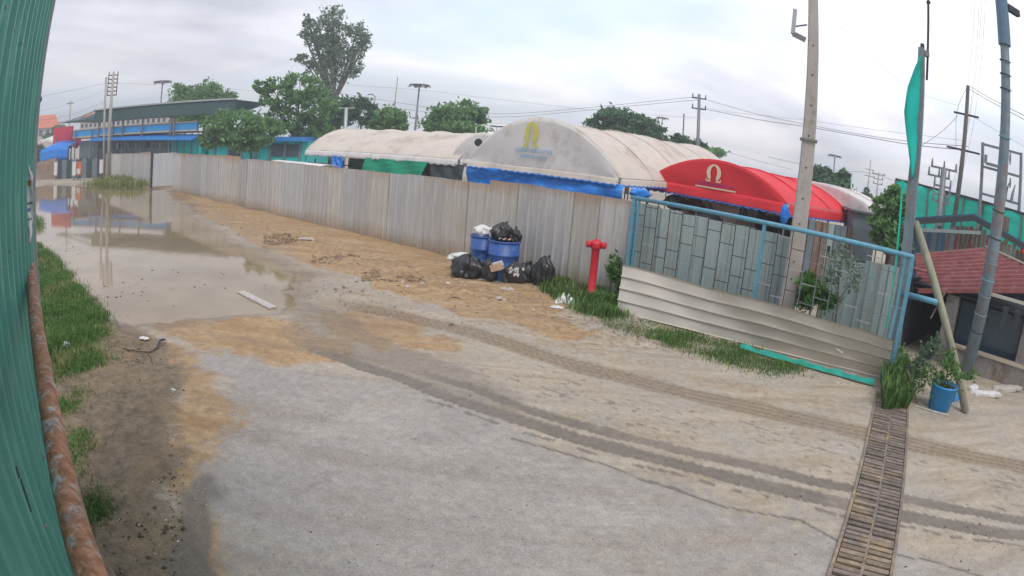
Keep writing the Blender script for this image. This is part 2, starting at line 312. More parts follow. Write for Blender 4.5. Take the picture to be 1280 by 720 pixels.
def build_ground():
    e = unit((-.797, .604)); n = V3(.604, .797)
    def axis(lo, hi, st, a, b, growth):
        v = list(np.arange(lo, hi, st)); x, d = v[-1], st
        while x < b: d = min(d * growth, b / 4); x += d; v.append(x)
        x, d = lo, st; w_ = []
        while x > a: d = min(d * growth, -a / 4); x -= d; w_.append(x)
        return np.array(w_[::-1] + v)
    s_ = axis(-7.0, 10.0, .031, -1500, 2500, 1.018); n_ = axis(.8, 11.4, .031, -1500, 2500, 1.03)
    S, Nn = np.meshgrid(s_, n_); X = S * e[0] + Nn * n[0]; Y = S * e[1] + Nn * n[1]; sh = X.shape
    far = sst(np.hypot(X, Y), 45, 70)
    z = (fbm(X, Y, 2.5, 1) - .5) * .05 + (fbm(X, Y, .5, 5) - .5) * .02
    pd = sdf(PUD, X, Y); edge = pd + (fbm(X, Y, 1.1, 11) - .5) * 1.0 + (fbm(X, Y, .25, 12) - .5) * .25
    z = z * (1 - .75 * sst(pd, -.8, .3)); z -= .07 * sst(edge, -.25, .7)
    z += -.03 * sst(edge, -.35, .0)
    conc = sst(sdf(CONC, X, Y) + (fbm(X, Y, .7, 21) - .5) * .75 + (fbm(X, Y, .16, 22) - .5) * .25, -.75, .55)
    soil = sst(sdf(SOIL, X, Y) + (fbm(X, Y, .8, 31) - .5) * .7 + (fbm(X, Y, .15, 32) - .5) * .25, -.4, .4)
    org = np.zeros(sh)
    for i, p in enumerate(ORANGE): org = np.maximum(org, sst(sdf(p, X, Y) + (fbm(X, Y, .8, 41 + i) - .5) * .9, -.35, .35))
    org = np.maximum(org, .40 * sst(sdf(YEL, X, Y) + (fbm(X, Y, .8, 48) - .5) * .6, -.3, .3)); org = np.maximum(org, .34 * sst(sdf([(250, 250), (430, 300), (640, 395), (480, 440), (380, 400), (300, 300)], X, Y), -.5, .5))
    fd0, _, _ = line([(200, 236), (225, 241), (307, 261), (413, 288), (513, 316), (700, 362)], X, Y); org = np.maximum(org, sst(1.5 - fd0 + (fbm(X, Y, .8, 49) - .5) * 1.2, -.4, .4))
    wet = sst(sdf(WET, X, Y) + (fbm(X, Y, 1.2, 51) - .5) * 1.2, -.5, .5)
    drk = sst(sdf(DARKP, X, Y) + (fbm(X, Y, .4, 61) - .5) * .5, -.12, .12)
    z = z + soil * ((fbm(X, Y, .35, 33) - .35) * .06 + .02 * fbm(X, Y, .1, 34))
    z *= (1 - .7 * conc)
    # mounds of churned mud below the fence
    fd, fs, fsg = line([(225, 241), (307, 261), (413, 288), (513, 316), (700, 362), (785, 392)], X, Y)
    z += .10 * sst(1.6 - fd, 0, 1.6) * fbm(X, Y, .9, 71) ** 1.5
    churn = sst(3.0 - fd, 0, 1.2) * sst(fd, .5, 1.4)
    z += churn * np.maximum(0, fbm(X, Y, .5, 72) - .52) * .28
    trk = np.zeros(sh)
    for i, (p, wd) in enumerate(((T_LOW, .125), (T_UPP, .105))):
        d, s, sg = line(p, X, Y); notch = .009 * np.sign(np.sin(s * 2 * pi / .11)) + (fbm(X, Y, .3, 81 + i) - .5) * .07
        m = sst(wd + notch - d, -.004, .012) * sst(s, .0, 2.0) * (1 - .25 * sst(fbm(X, Y, .7, 91 + i), .52, .68)); trk = np.maximum(trk, m); z -= .012 * m; z += .010 * sst(wd + .06 - d, 0, .03) * (1 - m) * fbm(X, Y, .08, 88)
        side = -1 if i == 0 else 1
        blk = (np.abs(sg - side * .235 - .02 * np.sin(s * 5)) < .028) * (vnoise(s / .16, s * 0, 90 + i) > .42) * (vnoise(X / .06, Y / .06, 95) > .15)
        trk = np.maximum(trk, (.9 if i == 0 else .0) * blk * sst(s, 2.2, 4))
    d, s, sg = line(T_RUT, X, Y)
    rut = sst(.27 - d + (fbm(X, Y, .5, 85) - .5) * .16, -.05, .10)
    fine = .5 + .5 * np.sin((sg + .02 * np.sin(s * 3)) * 2 * pi / .13)
    z += rut * (-.02 + .016 * fine + .008 * np.sign(np.sin(s * 2 * pi / .13)))
    rutm = rut * (.55 + .45 * fine) * sst(s, 0, 1.5)
    trk = np.maximum(trk, .55 * sst(sdf(WTRK, X, Y) + (fbm(X, Y, .5, 89) - .5) * .5, -.1, .2))
    # loose dashes of mud dropped by the tyres
    d2, s2, sg2 = line([(640, 470), (800, 515), (960, 555), (1100, 585), (1320, 625)], X, Y)
    dash = (vnoise((X * -.797 + Y * .604) / .11 + 3, (X * .604 + Y * .797) / .04, 97) > .80) * (fbm(X, Y, .6, 98) > .50) * (d2 < .60)
    trk = np.maximum(trk, .75 * dash); z += .004 * dash
    # crack / slab joint in the concrete
    d3, s3, _ = line([(640, 548), (751, 579), (807, 601), (843, 611), (898, 632), (1000, 650), (1058, 682), (1160, 700), (1320, 745)], X, Y)
    crk = sst(.012 + (fbm(X, Y, .1, 99) - .5) * .02 - d3 + (fbm(X, Y, .5, 66) - .5) * .02, -.012, .004); z -= crk * .006
    d4, s4, _ = line([(100, 345), (130, 385), (142, 398), (150, 412)], X, Y)
    crk = np.maximum(crk, sst(.03 - d4, -.02, .02) * .7)
    # drain trench under the grate: the sheet dips below the bars
    g0, g1, g2, g3 = GR; gpoly = np.array([g0, g1, g2, g3]); ctr = gpoly.mean(0)
    ins = np.ones(sh)
    for i in range(4):
        a, b = gpoly[i], gpoly[(i + 1) % 4]; ee = b - a; nr = V3(-ee[1], ee[0]) / hypot(*ee)
        if nr @ (ctr[:2] - a) < 0: nr = -nr
        ins = np.minimum(ins, ((X - a[0]) * nr[0] + (Y - a[1]) * nr[1] > .02))
    z = np.where(ins > 0, -.11 + .09 * sst(fbm(X, Y, .9, 77), .5, .7), z)
    near = 1 - sst(np.hypot(X - ctr[0], Y - ctr[1]), 2.6, 4.5); z = z * (1 - near * .6 * (ins < .5))
    z = np.where(far > 0, z * (1 - far), z)
    me = bpy.data.meshes.new('ground'); nv = X.size; co = np.stack([X, Y, z], 2).reshape(-1, 3).astype(np.float32)
    Wd = sh[1]; ii = np.arange(sh[0] - 1)[:, None] * Wd + np.arange(Wd - 1)[None]; quads = np.stack([ii, ii + Wd, ii + Wd + 1, ii + 1], 2).reshape(-1, 4)
    me.vertices.add(nv); me.vertices.foreach_set('co', co.ravel()); me.loops.add(quads.size); me.loops.foreach_set('vertex_index', quads.ravel().astype(np.int32))
    me.polygons.add(len(quads)); me.polygons.foreach_set('loop_start', np.arange(0, quads.size, 4, dtype=np.int32)); me.polygons.foreach_set('use_smooth', np.ones(len(quads), bool))
    me.update()
    for nm, arr in (('conc', conc), ('soil', soil), ('orange', org), ('wet', wet), ('track', trk), ('rut', rutm), ('dark', drk), ('crack', crk), ('pit', ins), ('damp', sst(edge, -.55, .0)), ('churn', churn)):
        a = me.attributes.new(nm, 'FLOAT', 'POINT'); a.data.foreach_set('value', arr.astype(np.float32).ravel())
    ob = bpy.data.objects.new('ground', me); col.objects.link(ob); ob['kind'] = 'structure'
    m = bpy.data.materials.new('road_surface'); m.use_nodes = True; nt = m.node_tree; N = nt.nodes; L = nt.links; b = N['Principled BSDF']; me.materials.append(m)
    tc = N.new('ShaderNodeTexCoord')
    def at_(nm): a = N.new('ShaderNodeAttribute'); a.attribute_name = nm; return a.outputs['Fac']
    def noise(s, d=6, r=.65, st=(1, 1, 1), di=0):
        mp = N.new('ShaderNodeMapping'); mp.inputs['Scale'].default_value = st; mp.inputs['Rotation'].default_value = (0, 0, R(37)); L.new(tc.outputs['Object'], mp.inputs[0])
        n = N.new('ShaderNodeTexNoise'); n.inputs['Scale'].default_value = s; n.inputs['Detail'].default_value = d; n.inputs['Roughness'].default_value = r; n.inputs['Distortion'].default_value = di; L.new(mp.outputs[0], n.inputs[0]); return n.outputs[0]
    def rng_(x, a, b2, c=0, d=1):
        r = N.new('ShaderNodeMapRange'); r.inputs[1].default_value = a; r.inputs[2].default_value = b2; r.inputs[3].default_value = c; r.inputs[4].default_value = d; L.new(x, r.inputs[0]); return r.outputs[0]
    def M(op, a, b2):
        x = N.new('ShaderNodeMath'); x.operation = op
        for i, v in enumerate((a, b2)):
            if isinstance(v, (int, float)): x.inputs[i].default_value = v
            else: L.new(v, x.inputs[i])
        return x.outputs[0]
    def mix(f, a, b2, mode='MIX'):
        x = N.new('ShaderNodeMixRGB'); x.blend_type = mode
        for i, v in enumerate((f, a, b2)):
            if isinstance(v, (int, float)): x.inputs[i].default_value = v
            elif isinstance(v, tuple): x.inputs[i].default_value = (*v, 1)
            else: L.new(v, x.inputs[i])
        return x.outputs[0]
    n1 = noise(.9, 9, .7); n2 = noise(6, 9, .75); n3 = noise(38, 6, .78); n4 = noise(2.2, 6, .6, (.35, 1.6, 1), .3); n5 = noise(120, 3)
    sand = mix(rng_(n4, .38, .62), (.385, .315, .23), (.48, .41, .32))
    sand = mix(rng_(n1, .45, .65), sand, (.40, .365, .32))
    orange = mix(rng_(n4, .40, .60), (.37, .235, .115), (.46, .315, .17)); orange = mix(rng_(n2, .5, .68), orange, (.26, .175, .11))
    conc_ = mix(rng_(n1, .40, .62), (.335, .305, .275), (.425, .385, .345)); conc_ = mix(rng_(noise(.75, 8, .7, (.6, 1.3, 1)), .50, .62, 0, .75), conc_, (.33, .275, .215)); conc_ = mix(rng_(n2, .50, .60, 0, .8), conc_, (.36, .335, .315)); conc_ = mix(rng_(noise(1.7, 8, .7), .54, .66, 0, .5), conc_, (.245, .215, .195))
    soil_ = mix(rng_(n2, .40, .60), (.15, .115, .075), (.27, .205, .135)); soil_ = mix(rng_(n1, .5, .62, 0, .8), soil_, (.30, .21, .12)); soil_ = mix(rng_(n3, .58, .66, 0, .5), soil_, (.25, .20, .15))
    c = sand
    c = mix(rng_(M('ADD', at_('orange'), M('ADD', M('MULTIPLY', M('SUBTRACT', n2, .5), 1.3), M('MULTIPLY', M('SUBTRACT', n3, .5), .9))), .35, .65), c, orange)
    c = mix(rng_(M('ADD', at_('conc'), M('ADD', M('MULTIPLY', M('SUBTRACT', n3, .5), 1.5), M('MULTIPLY', M('SUBTRACT', n2, .5), 1.3))), .38, .62), c, conc_)
    c = mix(rng_(M('ADD', at_('soil'), M('ADD', M('MULTIPLY', M('SUBTRACT', n3, .5), 1.3), M('MULTIPLY', M('SUBTRACT', n2, .5), 1.3))), .35, .65), c, soil_)
    c = mix(rng_(M('ADD', at_('dark'), M('MULTIPLY', M('SUBTRACT', n3, .5), .8)), .3, .8, 0, .8), c, (.17, .15, .125))
    lanes = noise(1.1, 7, .65, (.12, 2.4, 1), .2); c = mix(M('MULTIPLY', rng_(lanes, .52, .66, 0, .38), M('SUBTRACT', 1.0, at_('soil'))), c, (.235, .195, .16)); c = mix(M('MULTIPLY', rng_(lanes, .42, .34, 0, .35), M('SUBTRACT', 1.0, at_('soil'))), c, (.47, .43, .375))
    c = mix(M('MULTIPLY', at_('churn'), rng_(n2, .48, .6, 0, .75)), c, (.23, .15, .095))
    c = mix(M('MULTIPLY', at_('rut'), rng_(n3, .3, .6, .55, .95)), c, (.215, .15, .092))
    c = mix(M('MULTIPLY', at_('track'), rng_(n3, .3, .6, .75, .95)), c, mix(rng_(n1, .4, .6), (.165, .14, .122), (.20, .165, .135)))
    c = mix(M('MULTIPLY', at_('crack'), .8), c, (.10, .085, .07))
    c = mix(M('MULTIPLY', at_('wet'), .55), c, mix(1, c, (.82, .75, .66), 'MULTIPLY'))
    c = mix(rng_(n5, .66, .72, 0, .5), c, (.14, .12, .11)); c = mix(rng_(noise(70, 2), .70, .74, 0, .6), c, (.55, .52, .48))
    c = mix(M('MULTIPLY', at_('conc'), rng_(n3, .52, .60, 0, .32)), c, (.42, .40, .385)); c = mix(M('MULTIPLY', at_('conc'), rng_(n3, .47, .40, 0, .40)), c, (.19, .155, .15)); c = mix(rng_(noise(11, 8, .8), .56, .66, 0, .35), c, (.20, .16, .125)); pass
    gv = M('MULTIPLY', rng_(noise(55, 3, .8), .36, .64, .87, 1.13), rng_(noise(9, 7, .75), .36, .64, .86, 1.14)); gs = N.new('ShaderNodeVectorMath'); gs.operation = 'SCALE'; L.new(c, gs.inputs[0]); L.new(gv, gs.inputs['Scale']); c = gs.outputs[0]
    c = mix(M('MULTIPLY', at_('damp'), .62), c, mix(1, c, (.50, .44, .38), 'MULTIPLY'))
    c = mix(at_('pit'), c, mix(rng_(n1, .45, .6), (.05, .04, .032), (.16, .12, .08)))
    L.new(c, b.inputs['Base Color'])
    ro = rng_(M('ADD', M('ADD', at_('wet'), M('MULTIPLY', at_('track'), .25)), M('MULTIPLY', M('SUBTRACT', n1, .5), .7)), .1, 1.0, .82, .34); L.new(ro, b.inputs['Roughness']); b.inputs['Specular IOR Level'].default_value = .4
    h = M('ADD', M('MULTIPLY', n3, .35), M('MULTIPLY', n2, .65)); bp = N.new('ShaderNodeBump'); bp.inputs['Distance'].default_value = .05
    L.new(rng_(M('SUBTRACT', at_('conc'), at_('soil')), -1, 1, 1.0, .45), bp.inputs['Strength']); L.new(h, bp.inputs['Height']); L.new(bp.outputs[0], b.inputs['Normal'])
    # puddle
    pts = []
    for x, y in [(20, 222), (60, 222), (213, 231), (240, 248), (275, 275), (330, 300), (400, 335), (440, 370), (400, 410), (262, 425), (150, 425), (80, 380), (20, 325), (0, 262)]: pts.append(gp(x, y, -.040))
    mb = MB(); cc = np.mean(pts, 0); mb.add([cc] + pts, [(0, 1 + (i + 1) % len(pts), 1 + i) for i in range(len(pts))])
    wm = bpy.data.materials.new('muddy_water'); wm.use_nodes = True; b = wm.node_tree.nodes['Principled BSDF']; N = wm.node_tree.nodes; L = wm.node_tree.links
    tc = N.new('ShaderNodeTexCoord'); n = N.new('ShaderNodeTexNoise'); n.inputs['Scale'].default_value = .5; n.inputs['Detail'].default_value = 4; L.new(tc.outputs['Object'], n.inputs[0])
    cr = N.new('ShaderNodeValToRGB'); cr.color_ramp.elements[0].color = (.24, .175, .10, 1); cr.color_ramp.elements[1].color = (.31, .235, .14, 1); cr.color_ramp.elements[0].position = .4; cr.color_ramp.elements[1].position = .6
    L.new(n.outputs[0], cr.inputs[0]); L.new(cr.outputs[0], b.inputs['Base Color']); b.inputs['Roughness'].default_value = .045; b.inputs['IOR'].default_value = 1.36; b.inputs['Specular IOR Level'].default_value = .7
    n2_ = N.new('ShaderNodeTexNoise'); n2_.inputs['Scale'].default_value = 3; L.new(tc.outputs['Object'], n2_.inputs[0]); bp = N.new('ShaderNodeBump'); bp.inputs['Strength'].default_value = .03; bp.inputs['Distance'].default_value = .02
    L.new(n2_.outputs[0], bp.inputs['Height']); L.new(bp.outputs[0], b.inputs['Normal'])
    pw = mb.build('puddle_water', wm); pw['kind'] = 'structure'
# drain grate outline: far-left, far-right, near-right, near-left
_fl, _fr, _nr, _nl = gp(1093, 519), gp(1132, 518), gp(1108, 717), gp(1042, 718)
_ax = unit(((_nr + _nl) - (_fl + _fr))[:2]); _sx = V3(-_ax[1], _ax[0])
if _sx @ (_nr - _nl)[:2] < 0: _sx = -_sx
_c0 = ((_fl + _fr) / 2)[:2] - _ax * .9; _c1 = ((_nl + _nr) / 2)[:2] + _ax * 1.2; GW = .285
GR = [_c0 - _sx * GW, _c0 + _sx * GW, _c1 + _sx * GW, _c1 - _sx * GW]
build_ground()

def drain():
    L0 = hypot(*(_c1 - _c0)); ax = V3(*_ax, 0); sx = V3(*_sx, 0); c0 = V3(*_c0, 0)
    t = thing('drain_grate', c0 + ax * L0 / 2, 'long rusty steel drain grate caked with mud across the road', 'drain grate')
    z = .012
    for sgn in (-1, 1):
        MB().bar(c0 + sx * sgn * (GW + .012) + V3(0, 0, z - .02), c0 + ax * L0 + sx * sgn * (GW + .012) + V3(0, 0, z - .02), .035, .06).build('edge_rail', m_grate, t)
    MB().bar(c0 + V3(0, 0, z - .015), c0 + ax * L0 + V3(0, 0, z - .015), .028, .04).build('centre_rail', m_grate, t)
    pitch = .088; n = int(L0 / pitch); me = []
    for k in range(n):
        for sgn in (-1, 1):
            if not me or len(me) < 6:
                wd = GW - .03; mb = MB(); r = random.Random(len(me)); tw = .060 + r.uniform(-.006, .006)
                mb.box((0, 0, 0), (wd / 2, tw / 2, .014), sx, ax, UP); ob = mb.build('bar', m_grate); ob.parent = t; me.append(ob.data)
            else:
                ob = bpy.data.objects.new('bar', random.choice(me)); col.objects.link(ob); ob.parent = t
            p = c0 + ax * ((k + .5) * pitch) + sx * sgn * (GW / 2) + V3(0, 0, z + random.uniform(-.012, .004))
            b = t['_base']; ob.location = (p[0] - b[0], p[1] - b[1], p[2] - b[2]); ob.rotation_euler = (0, 0, random.uniform(-.015, .015))
drain()

# ------------------------------------------------------------------ corrugated sheets
def sheet(mb, a, b, z0, z1, pitch=.25, depth=.034, rib=.05, lean=0.0):
    a = V3(*a[:2], 0); b = V3(*b[:2], 0); d = b - a; Lh = np.linalg.norm(d); d /= Lh; nr = V3(d[1], -d[0], 0)
    if nr @ a > 0: nr = -nr
    us = [0.0]; ds = [0.0]; x = pitch / 2; k = Lh / max(1, round(Lh / pitch)); x = k / 2
    while x < Lh - k / 4:
        for q, h in ((-rib * .8, 0), (-rib * .4, 1), (rib * .4, 1), (rib * .8, 0)): us.append(x + q); ds.append(h * depth)
        x += k
    us.append(Lh); ds.append(0.0); lo = [a + d * u + nr * h + V3(0, 0, z0) for u, h in zip(us, ds)]; hi = [a + d * u + nr * (h + lean) + V3(0, 0, z1 - abs(lean) * .3) for u, h in zip(us, ds)]
    m = len(us); off = nr * -.003; vs_ = lo + hi + [p + off for p in lo] + [p + off for p in hi]
    fs = [(i, i + 1, m + i + 1, m + i) for i in range(m - 1)] + [(2 * m + i + 1, 2 * m + i, 3 * m + i, 3 * m + i + 1) for i in range(m - 1)]
    fs += [(m + i, m + i + 1, 3 * m + i + 1, 3 * m + i) for i in range(m - 1)] + [(0, m, 3 * m, 2 * m), (m - 1, 3 * m - 1, 4 * m - 1, 2 * m - 1)]
    mb.add(vs_, fs); return mb
def sheet_fence(name, A, B, tops, m, label, pw=.76, pitch=.25, z0=.0, group=None, jit=.02):
    A = V3(*A[:2], 0); B = V3(*B[:2], 0); d = B - A; L0 = np.linalg.norm(d); d /= L0; n = max(1, round(L0 / pw)); nr = V3(-d[1], d[0], 0)
    if nr @ A < 0: nr = -nr
    t = thing(name, (A + B) / 2, label, 'fence', group)
    for k in range(n):
        a = A + d * (L0 * k / n) + nr * (.014 * (k % 2) + random.uniform(-.008, .008)); b = A + d * (L0 * (k + 1) / n + .08) + nr * (.014 * (k % 2) + random.uniform(-.008, .008))
        u = (k + .5) / n; zt = np.interp(u, [q[0] for q in tops], [q[1] for q in tops]) + random.uniform(-jit, jit)
        ln = random.uniform(-.012, .012); sheet(MB(), a, b, z0 + random.uniform(0, .02), zt, pitch, lean=random.uniform(-.02, .02)).build('fence_panel', m if not isinstance(m, list) else random.choice(m), t)
    for k in range(0, n + 1, 4):
        p = A + d * (L0 * k / n) + nr * .17; MB().box(p + V3(0, 0, .93), (.025, .025, .93)).build('post', m_darkmetal, t)
    for z in (.5, 1.7): MB().bar(A + nr * .12 + V3(0, 0, z), B + nr * .12 + V3(0, 0, z), .03, .04).build('rail', m_darkmetal, t)
    return t
F0, F1 = V3(-18.78, 28.6, 0), V3(2.29, 12.38, 0)
sheet_fence('sheet_fence', F0, F1, [(0, 2.10), (.33, 2.09), (.335, 1.99), (.5, 1.98), (.62, 1.93), (.80, 1.96), (.86, 1.96), (.865, 2.06), (1, 2.05)], [m_sheet, m_sheet, m_sheet_b, m_sheet_y], 'long grey corrugated metal fence running behind the rubbish drums')
g1, g2 = gp(219, 233), gp(189, 235)
t = thing('sheet_gate_leaf', (g1 + g2) / 2, 'pale blue-grey metal gate leaf at the far end of the long fence', 'gate')
for k in range(3): sheet(MB(), g2 + (g1 - g2) * k / 3, g2 + (g1 - g2) * (k + .98) / 3, .08, 2.04, .3, .015).build('gate_panel', m_sheet2, t)
MB().box(g2 + V3(0, 0, 1.05), (.05, .05, 1.05)).build('gate_post', m_darkmetal, t)
g3, g4 = gp(187, 233), gp(131, 222)
sheet_fence('sheet_fence', g3, g4, [(0, 2.15), (.3, 2.0), (1, 1.95)], m_sheet, 'weedy grey corrugated fence beyond the flooded road, left of the gate leaf', .8)

# fence behind the lattice gate
GL, GRr = V3(2.28, 12.2, 0), V3(6.33, 7.95, 0); gd = unit(GRr - GL); gn = V3(-gd[1], gd[0], 0)
if gn @ GL < 0: gn = -gn
B0 = F1 + gn * .05 + gd * .03; B1 = GRr + gn * 1.3 - gd * .35
sheet_fence('sheet_fence', F1 + V3(.03, .05, 0), F1 + (B1 - F1) * .62, [(0, 2.02), (1, 1.86)], [m_sheet4], 'teal-grey corrugated fence seen through the blue lattice gate', .5, .25)
sheet_fence('sheet_fence', F1 + (B1 - F1) * .72, B1, [(0, 1.7), (1, 1.78)], [m_sheet4], 'short run of teal-grey sheets behind the right end of the lattice gate', .4, .2)

def lattice_gate():
    t = thing('lattice_gate', (GL + GRr) / 2, 'blue framed lattice gate of staggered steel bars beside the red hydrant', 'gate')
    zL, zR = 2.12, 2.12; L0 = np.linalg.norm(GRr - GL)
    top = lambda u: GL + gd * u + V3(0, 0, zL + (zR - zL) * u / L0)
    MB().tube([top(-.08), top(L0)], .043, 12).build('top_rail', m_bluepaint, t, True)
    MB().bar(GL + V3(0, 0, .25), GRr + V3(0, 0, .25), .05, .05).build('bottom_rail', m_bluepaint, t)
    for u, wd, nm in ((0, .075, 'gate_post'), (.12, .04, 'gate_post'), (L0 * .50, .06, 'middle_post'), (L0 - .02, .07, 'gate_post'), (L0 - .16, .05, 'gate_post')):
        p = GL + gd * u; MB().bar(p, p + V3(0, 0, 2.13), wd, wd, gd).build(nm, m_bluepaint, t)
    n = 20; sp = L0 / n; zs0 = .35
    m_rod = mat('rusted_rod', (.075, .07, .065), .7, .3, 8)
    for k in range(1, n):
        u = k * sp
        if abs(u - L0 * .5) < .09: continue
        p = GL + gd * u; mm = m_bluegrey if k > 12 or k % 5 == 0 else m_rod
        MB().bar(p + V3(0, 0, .27), p + V3(0, 0, 2.12), .014, .014, gd).build('upright_bar', mm, t)
    me = None
    for k in range(n):
        for j in range(6):
            z = zs0 + j * .36 + (.18 if k % 2 else 0) + random.uniform(-.02, .02)
            if z > 2.0: continue
            u0, u1 = k * sp + .008, (k + 1) * sp - .008
            if abs((u0 + u1) / 2 - L0 * .5) < .1: u1 -= .02
            c = m_galv if (k + j) % 3 == 0 else (m_bluegrey if k > 12 else m_rod)
            MB().bar(GL + gd * u0 + V3(0, 0, z), GL + gd * u1 + V3(0, 0, z), .012, .014).build('cross_bar', c, t)
lattice_gate()
def leaning_sheet():
    BL, BR = gp(771, 390, .02), gp(1108, 474, .02); TL = at(779, 331, hypot(*GL[:2]) - .65); TR = at(1117, 424, hypot(*GRr[:2]) - .25)
    t = thing('leaning_sheet', (BL + BR) / 2, 'big dented corrugated sheet lying sideways against the lattice gate', 'metal sheet')
    nr = unit(np.cross(BR - BL, TL - BL)); nr = nr if nr @ (-BL) > 0 else -nr
    vs_rows = []
    prof = [(0, .02), (.03, 0)] + [x for c in (.25, .5, .75) for x in ((c - .030, 0), (c - .013, .040), (c + .013, .040), (c + .030, 0))] + [(.97, 0), (1, .03)]
    NU = 40; mb = MB(); P = []
    for v, h in prof:
        row = []
        for i in range(NU + 1):
            u = i / NU; p = (BL * (1 - u) + BR * u) * (1 - v) + (TL * (1 - u) + TR * u) * v
            p = p + nr * (h + .018 * sin(u * 9 + v * 3) + .01 * sin(u * 31 + v * 7)) + V3(0, 0, .012 * sin(u * 14) * v)
            if u > .9: q = (u - .9) / .1; p = p + nr * (.10 * q * q * (1 - abs(v - .55))) + V3(0, 0, -.05 * q * v); p = p - (BR - BL) / 5 * .02 * q * (v < .4)
            row.append(p)
        P.append(row)
    W_ = NU + 1; vs_ = [p for r in P for p in r]; o = len(vs_); vs_ += [p - nr * .004 for p in vs_]
    fs = []
    for j in range(len(P) - 1):
        for i in range(NU): a = j * W_ + i; fs += [(a, a + 1, a + W_ + 1, a + W_), (o + a + 1, o + a, o + a + W_, o + a + W_ + 1)]
    for i in range(NU): fs += [(i + 1, i, o + i, o + i + 1), (o - W_ + i, o - W_ + i + 1, 2 * o - W_ + i + 1, 2 * o - W_ + i)]
    mb.add(vs_, fs).build('corrugated_panel', m_sheet3, t)
    for (x, y) in ((790, 388),): MB().lathe(gp(x, y, .1) + nr * .02, [(.015, 0), (.02, .012), (.012, .02)], 8, nr).build('bolt', m_darkmetal, t)
    # torn pale scrap stuck in the sheet
    c = (BL * .18 + BR * .82) * .62 + (TL * .18 + TR * .82) * .38 + nr * .05
    solo(MB().grid(lambda a, b: c + gd * (a - .5) * .16 + V3(0, 0, .03 * (b - .5) - .03 * (a - .5)) + nr * (.02 * sin(a * 5)), 4, 2, .003), 'plastic_scrap', m_white, 'small torn white scrap stuck on the leaning corrugated sheet', 'scrap')
    # green tarp peeping out below
    a, b = gp(925, 436, .0), gp(1092, 482, .0)
    def f(u, v): p = a * (1 - u) + b * u; return p + nr * (.02 + .10 * (1 - v) + .02 * sin(u * 23)) + V3(0, 0, -.01 + v * .13 * (.75 + .25 * sin(u * 11) * sin(u * 37)) )
    solo(MB().grid(f, 30, 4, .004), 'green_tarp', mat('dull_teal_tarp', (.02, .32, .25), .55, .25, 6, bump=.6, bscale=12), 'strip of teal green tarp poking out under the leaning sheet', 'tarp')
leaning_sheet()

# ------------------------------------------------------------------ near left: green wall, rusty pipe, torn banner
def green_wall():
    al = R(-42); d = V3(sin(al), cos(al), 0); nl = V3(-d[1], d[0], 0); b = .55
    s1 = b / math.tan(R(48.35 - 42)); A = nl * b + d * -.9; B = nl * b + d * s1
    t = thing('green_sheet_wall', (A + B) / 2, 'tall green corrugated metal wall at the left edge, beside the rusty pipe', 'wall')
    n = 5; L0 = s1 + .9
    for k in range(n): sheet(MB(), A + d * L0 * k / n, A + d * (L0 * (k + 1) / n + (.01 if k < n - 1 else 0)), -.02, 5.6, .23, .030, .045).build('wall_panel', m_green, t)
    e = B - nl * .025 + d * .012
    MB().box(e + V3(0, 0, 2.8), (.012, .02, 2.8), d, nl).build('edge_trim', m_galv, t)
    for z in (4.15, 3.28): MB().lathe(e + V3(0, 0, z), [(.03, 0), (.03, .05), (.015, .06)], 8, d).build('bolt', m_darkmetal, t)
    rs_ = random.Random(3)
    for z in (1.15, 2.35, 3.5, 4.6):
        for k in range(1, 15):
            p = A + d * (L0 * k / 15 + rs_.uniform(-.02, .02)) - nl * .024 + V3(0, 0, z + rs_.uniform(-.02, .02)); MB().lathe(p, [(.011, 0), (.011, .004), (.006, .010)], 6, -nl).build('screw', m_greymetal, t)
    for (x, y, hh) in ((30, 612, .10), (36, 630, .07), (22, 590, .05)):
        q = rays((x, y))[0]; k_ = (b - .02) / (V3(q[0], q[1], 0) @ nl); p = V3(q[0] * k_, q[1] * k_, H + q[2] * k_); MB().box(p, (.012, .003, hh / 2), d, nl, UP).build('tear', m_darkmetal, t)
    for z in (1.0, 3.4): MB().bar(A + nl * .05 + V3(0, 0, z), B + nl * .05 + V3(0, 0, z), .04, .06).build('girt', m_darkmetal, t)
    return B, d, nl
WB, wd_, wn_ = green_wall()
def rusty_pipe():
    P = []
    for (x, y) in [(37, 288), (40, 355), (44.5, 400), (51, 444), (58.5, 489), (71, 560), (89, 640), (100, 680), (113.5, 719)]:
        q = rays((x, y))[0]; s = (2.0 - H) / q[2]; P.append(V3(q[0] * s, q[1] * s, 2.0))
    d = unit(P[0] - P[4]); P = [P[0] + d * 1.2] + P; e = unit(P[-1] - P[-3]); P += [P[-1] + e * .35, P[-1] + e * 1.2]
    t = thing('rusty_pipe', (P[0][0], P[0][1], 0), 'thick rusty pipe running along the green wall in the lower left', 'pipe')
    Q = []
    for i in range(len(P) - 1):
        for k in range(4): Q.append(P[i] + (P[i + 1] - P[i]) * k / 4)
    Q.append(P[-1])
    MB().tube(Q, .047, 20).build('pipe_body', m_rustpipe, t, True)
    for p in (P[0], P[-1]): MB().bar(p + V3(0, 0, -.05), (p[0], p[1], 0), .06, .06, V3(1, 0, 0)).build('pipe_support', m_rustpipe, t)
rusty_pipe()
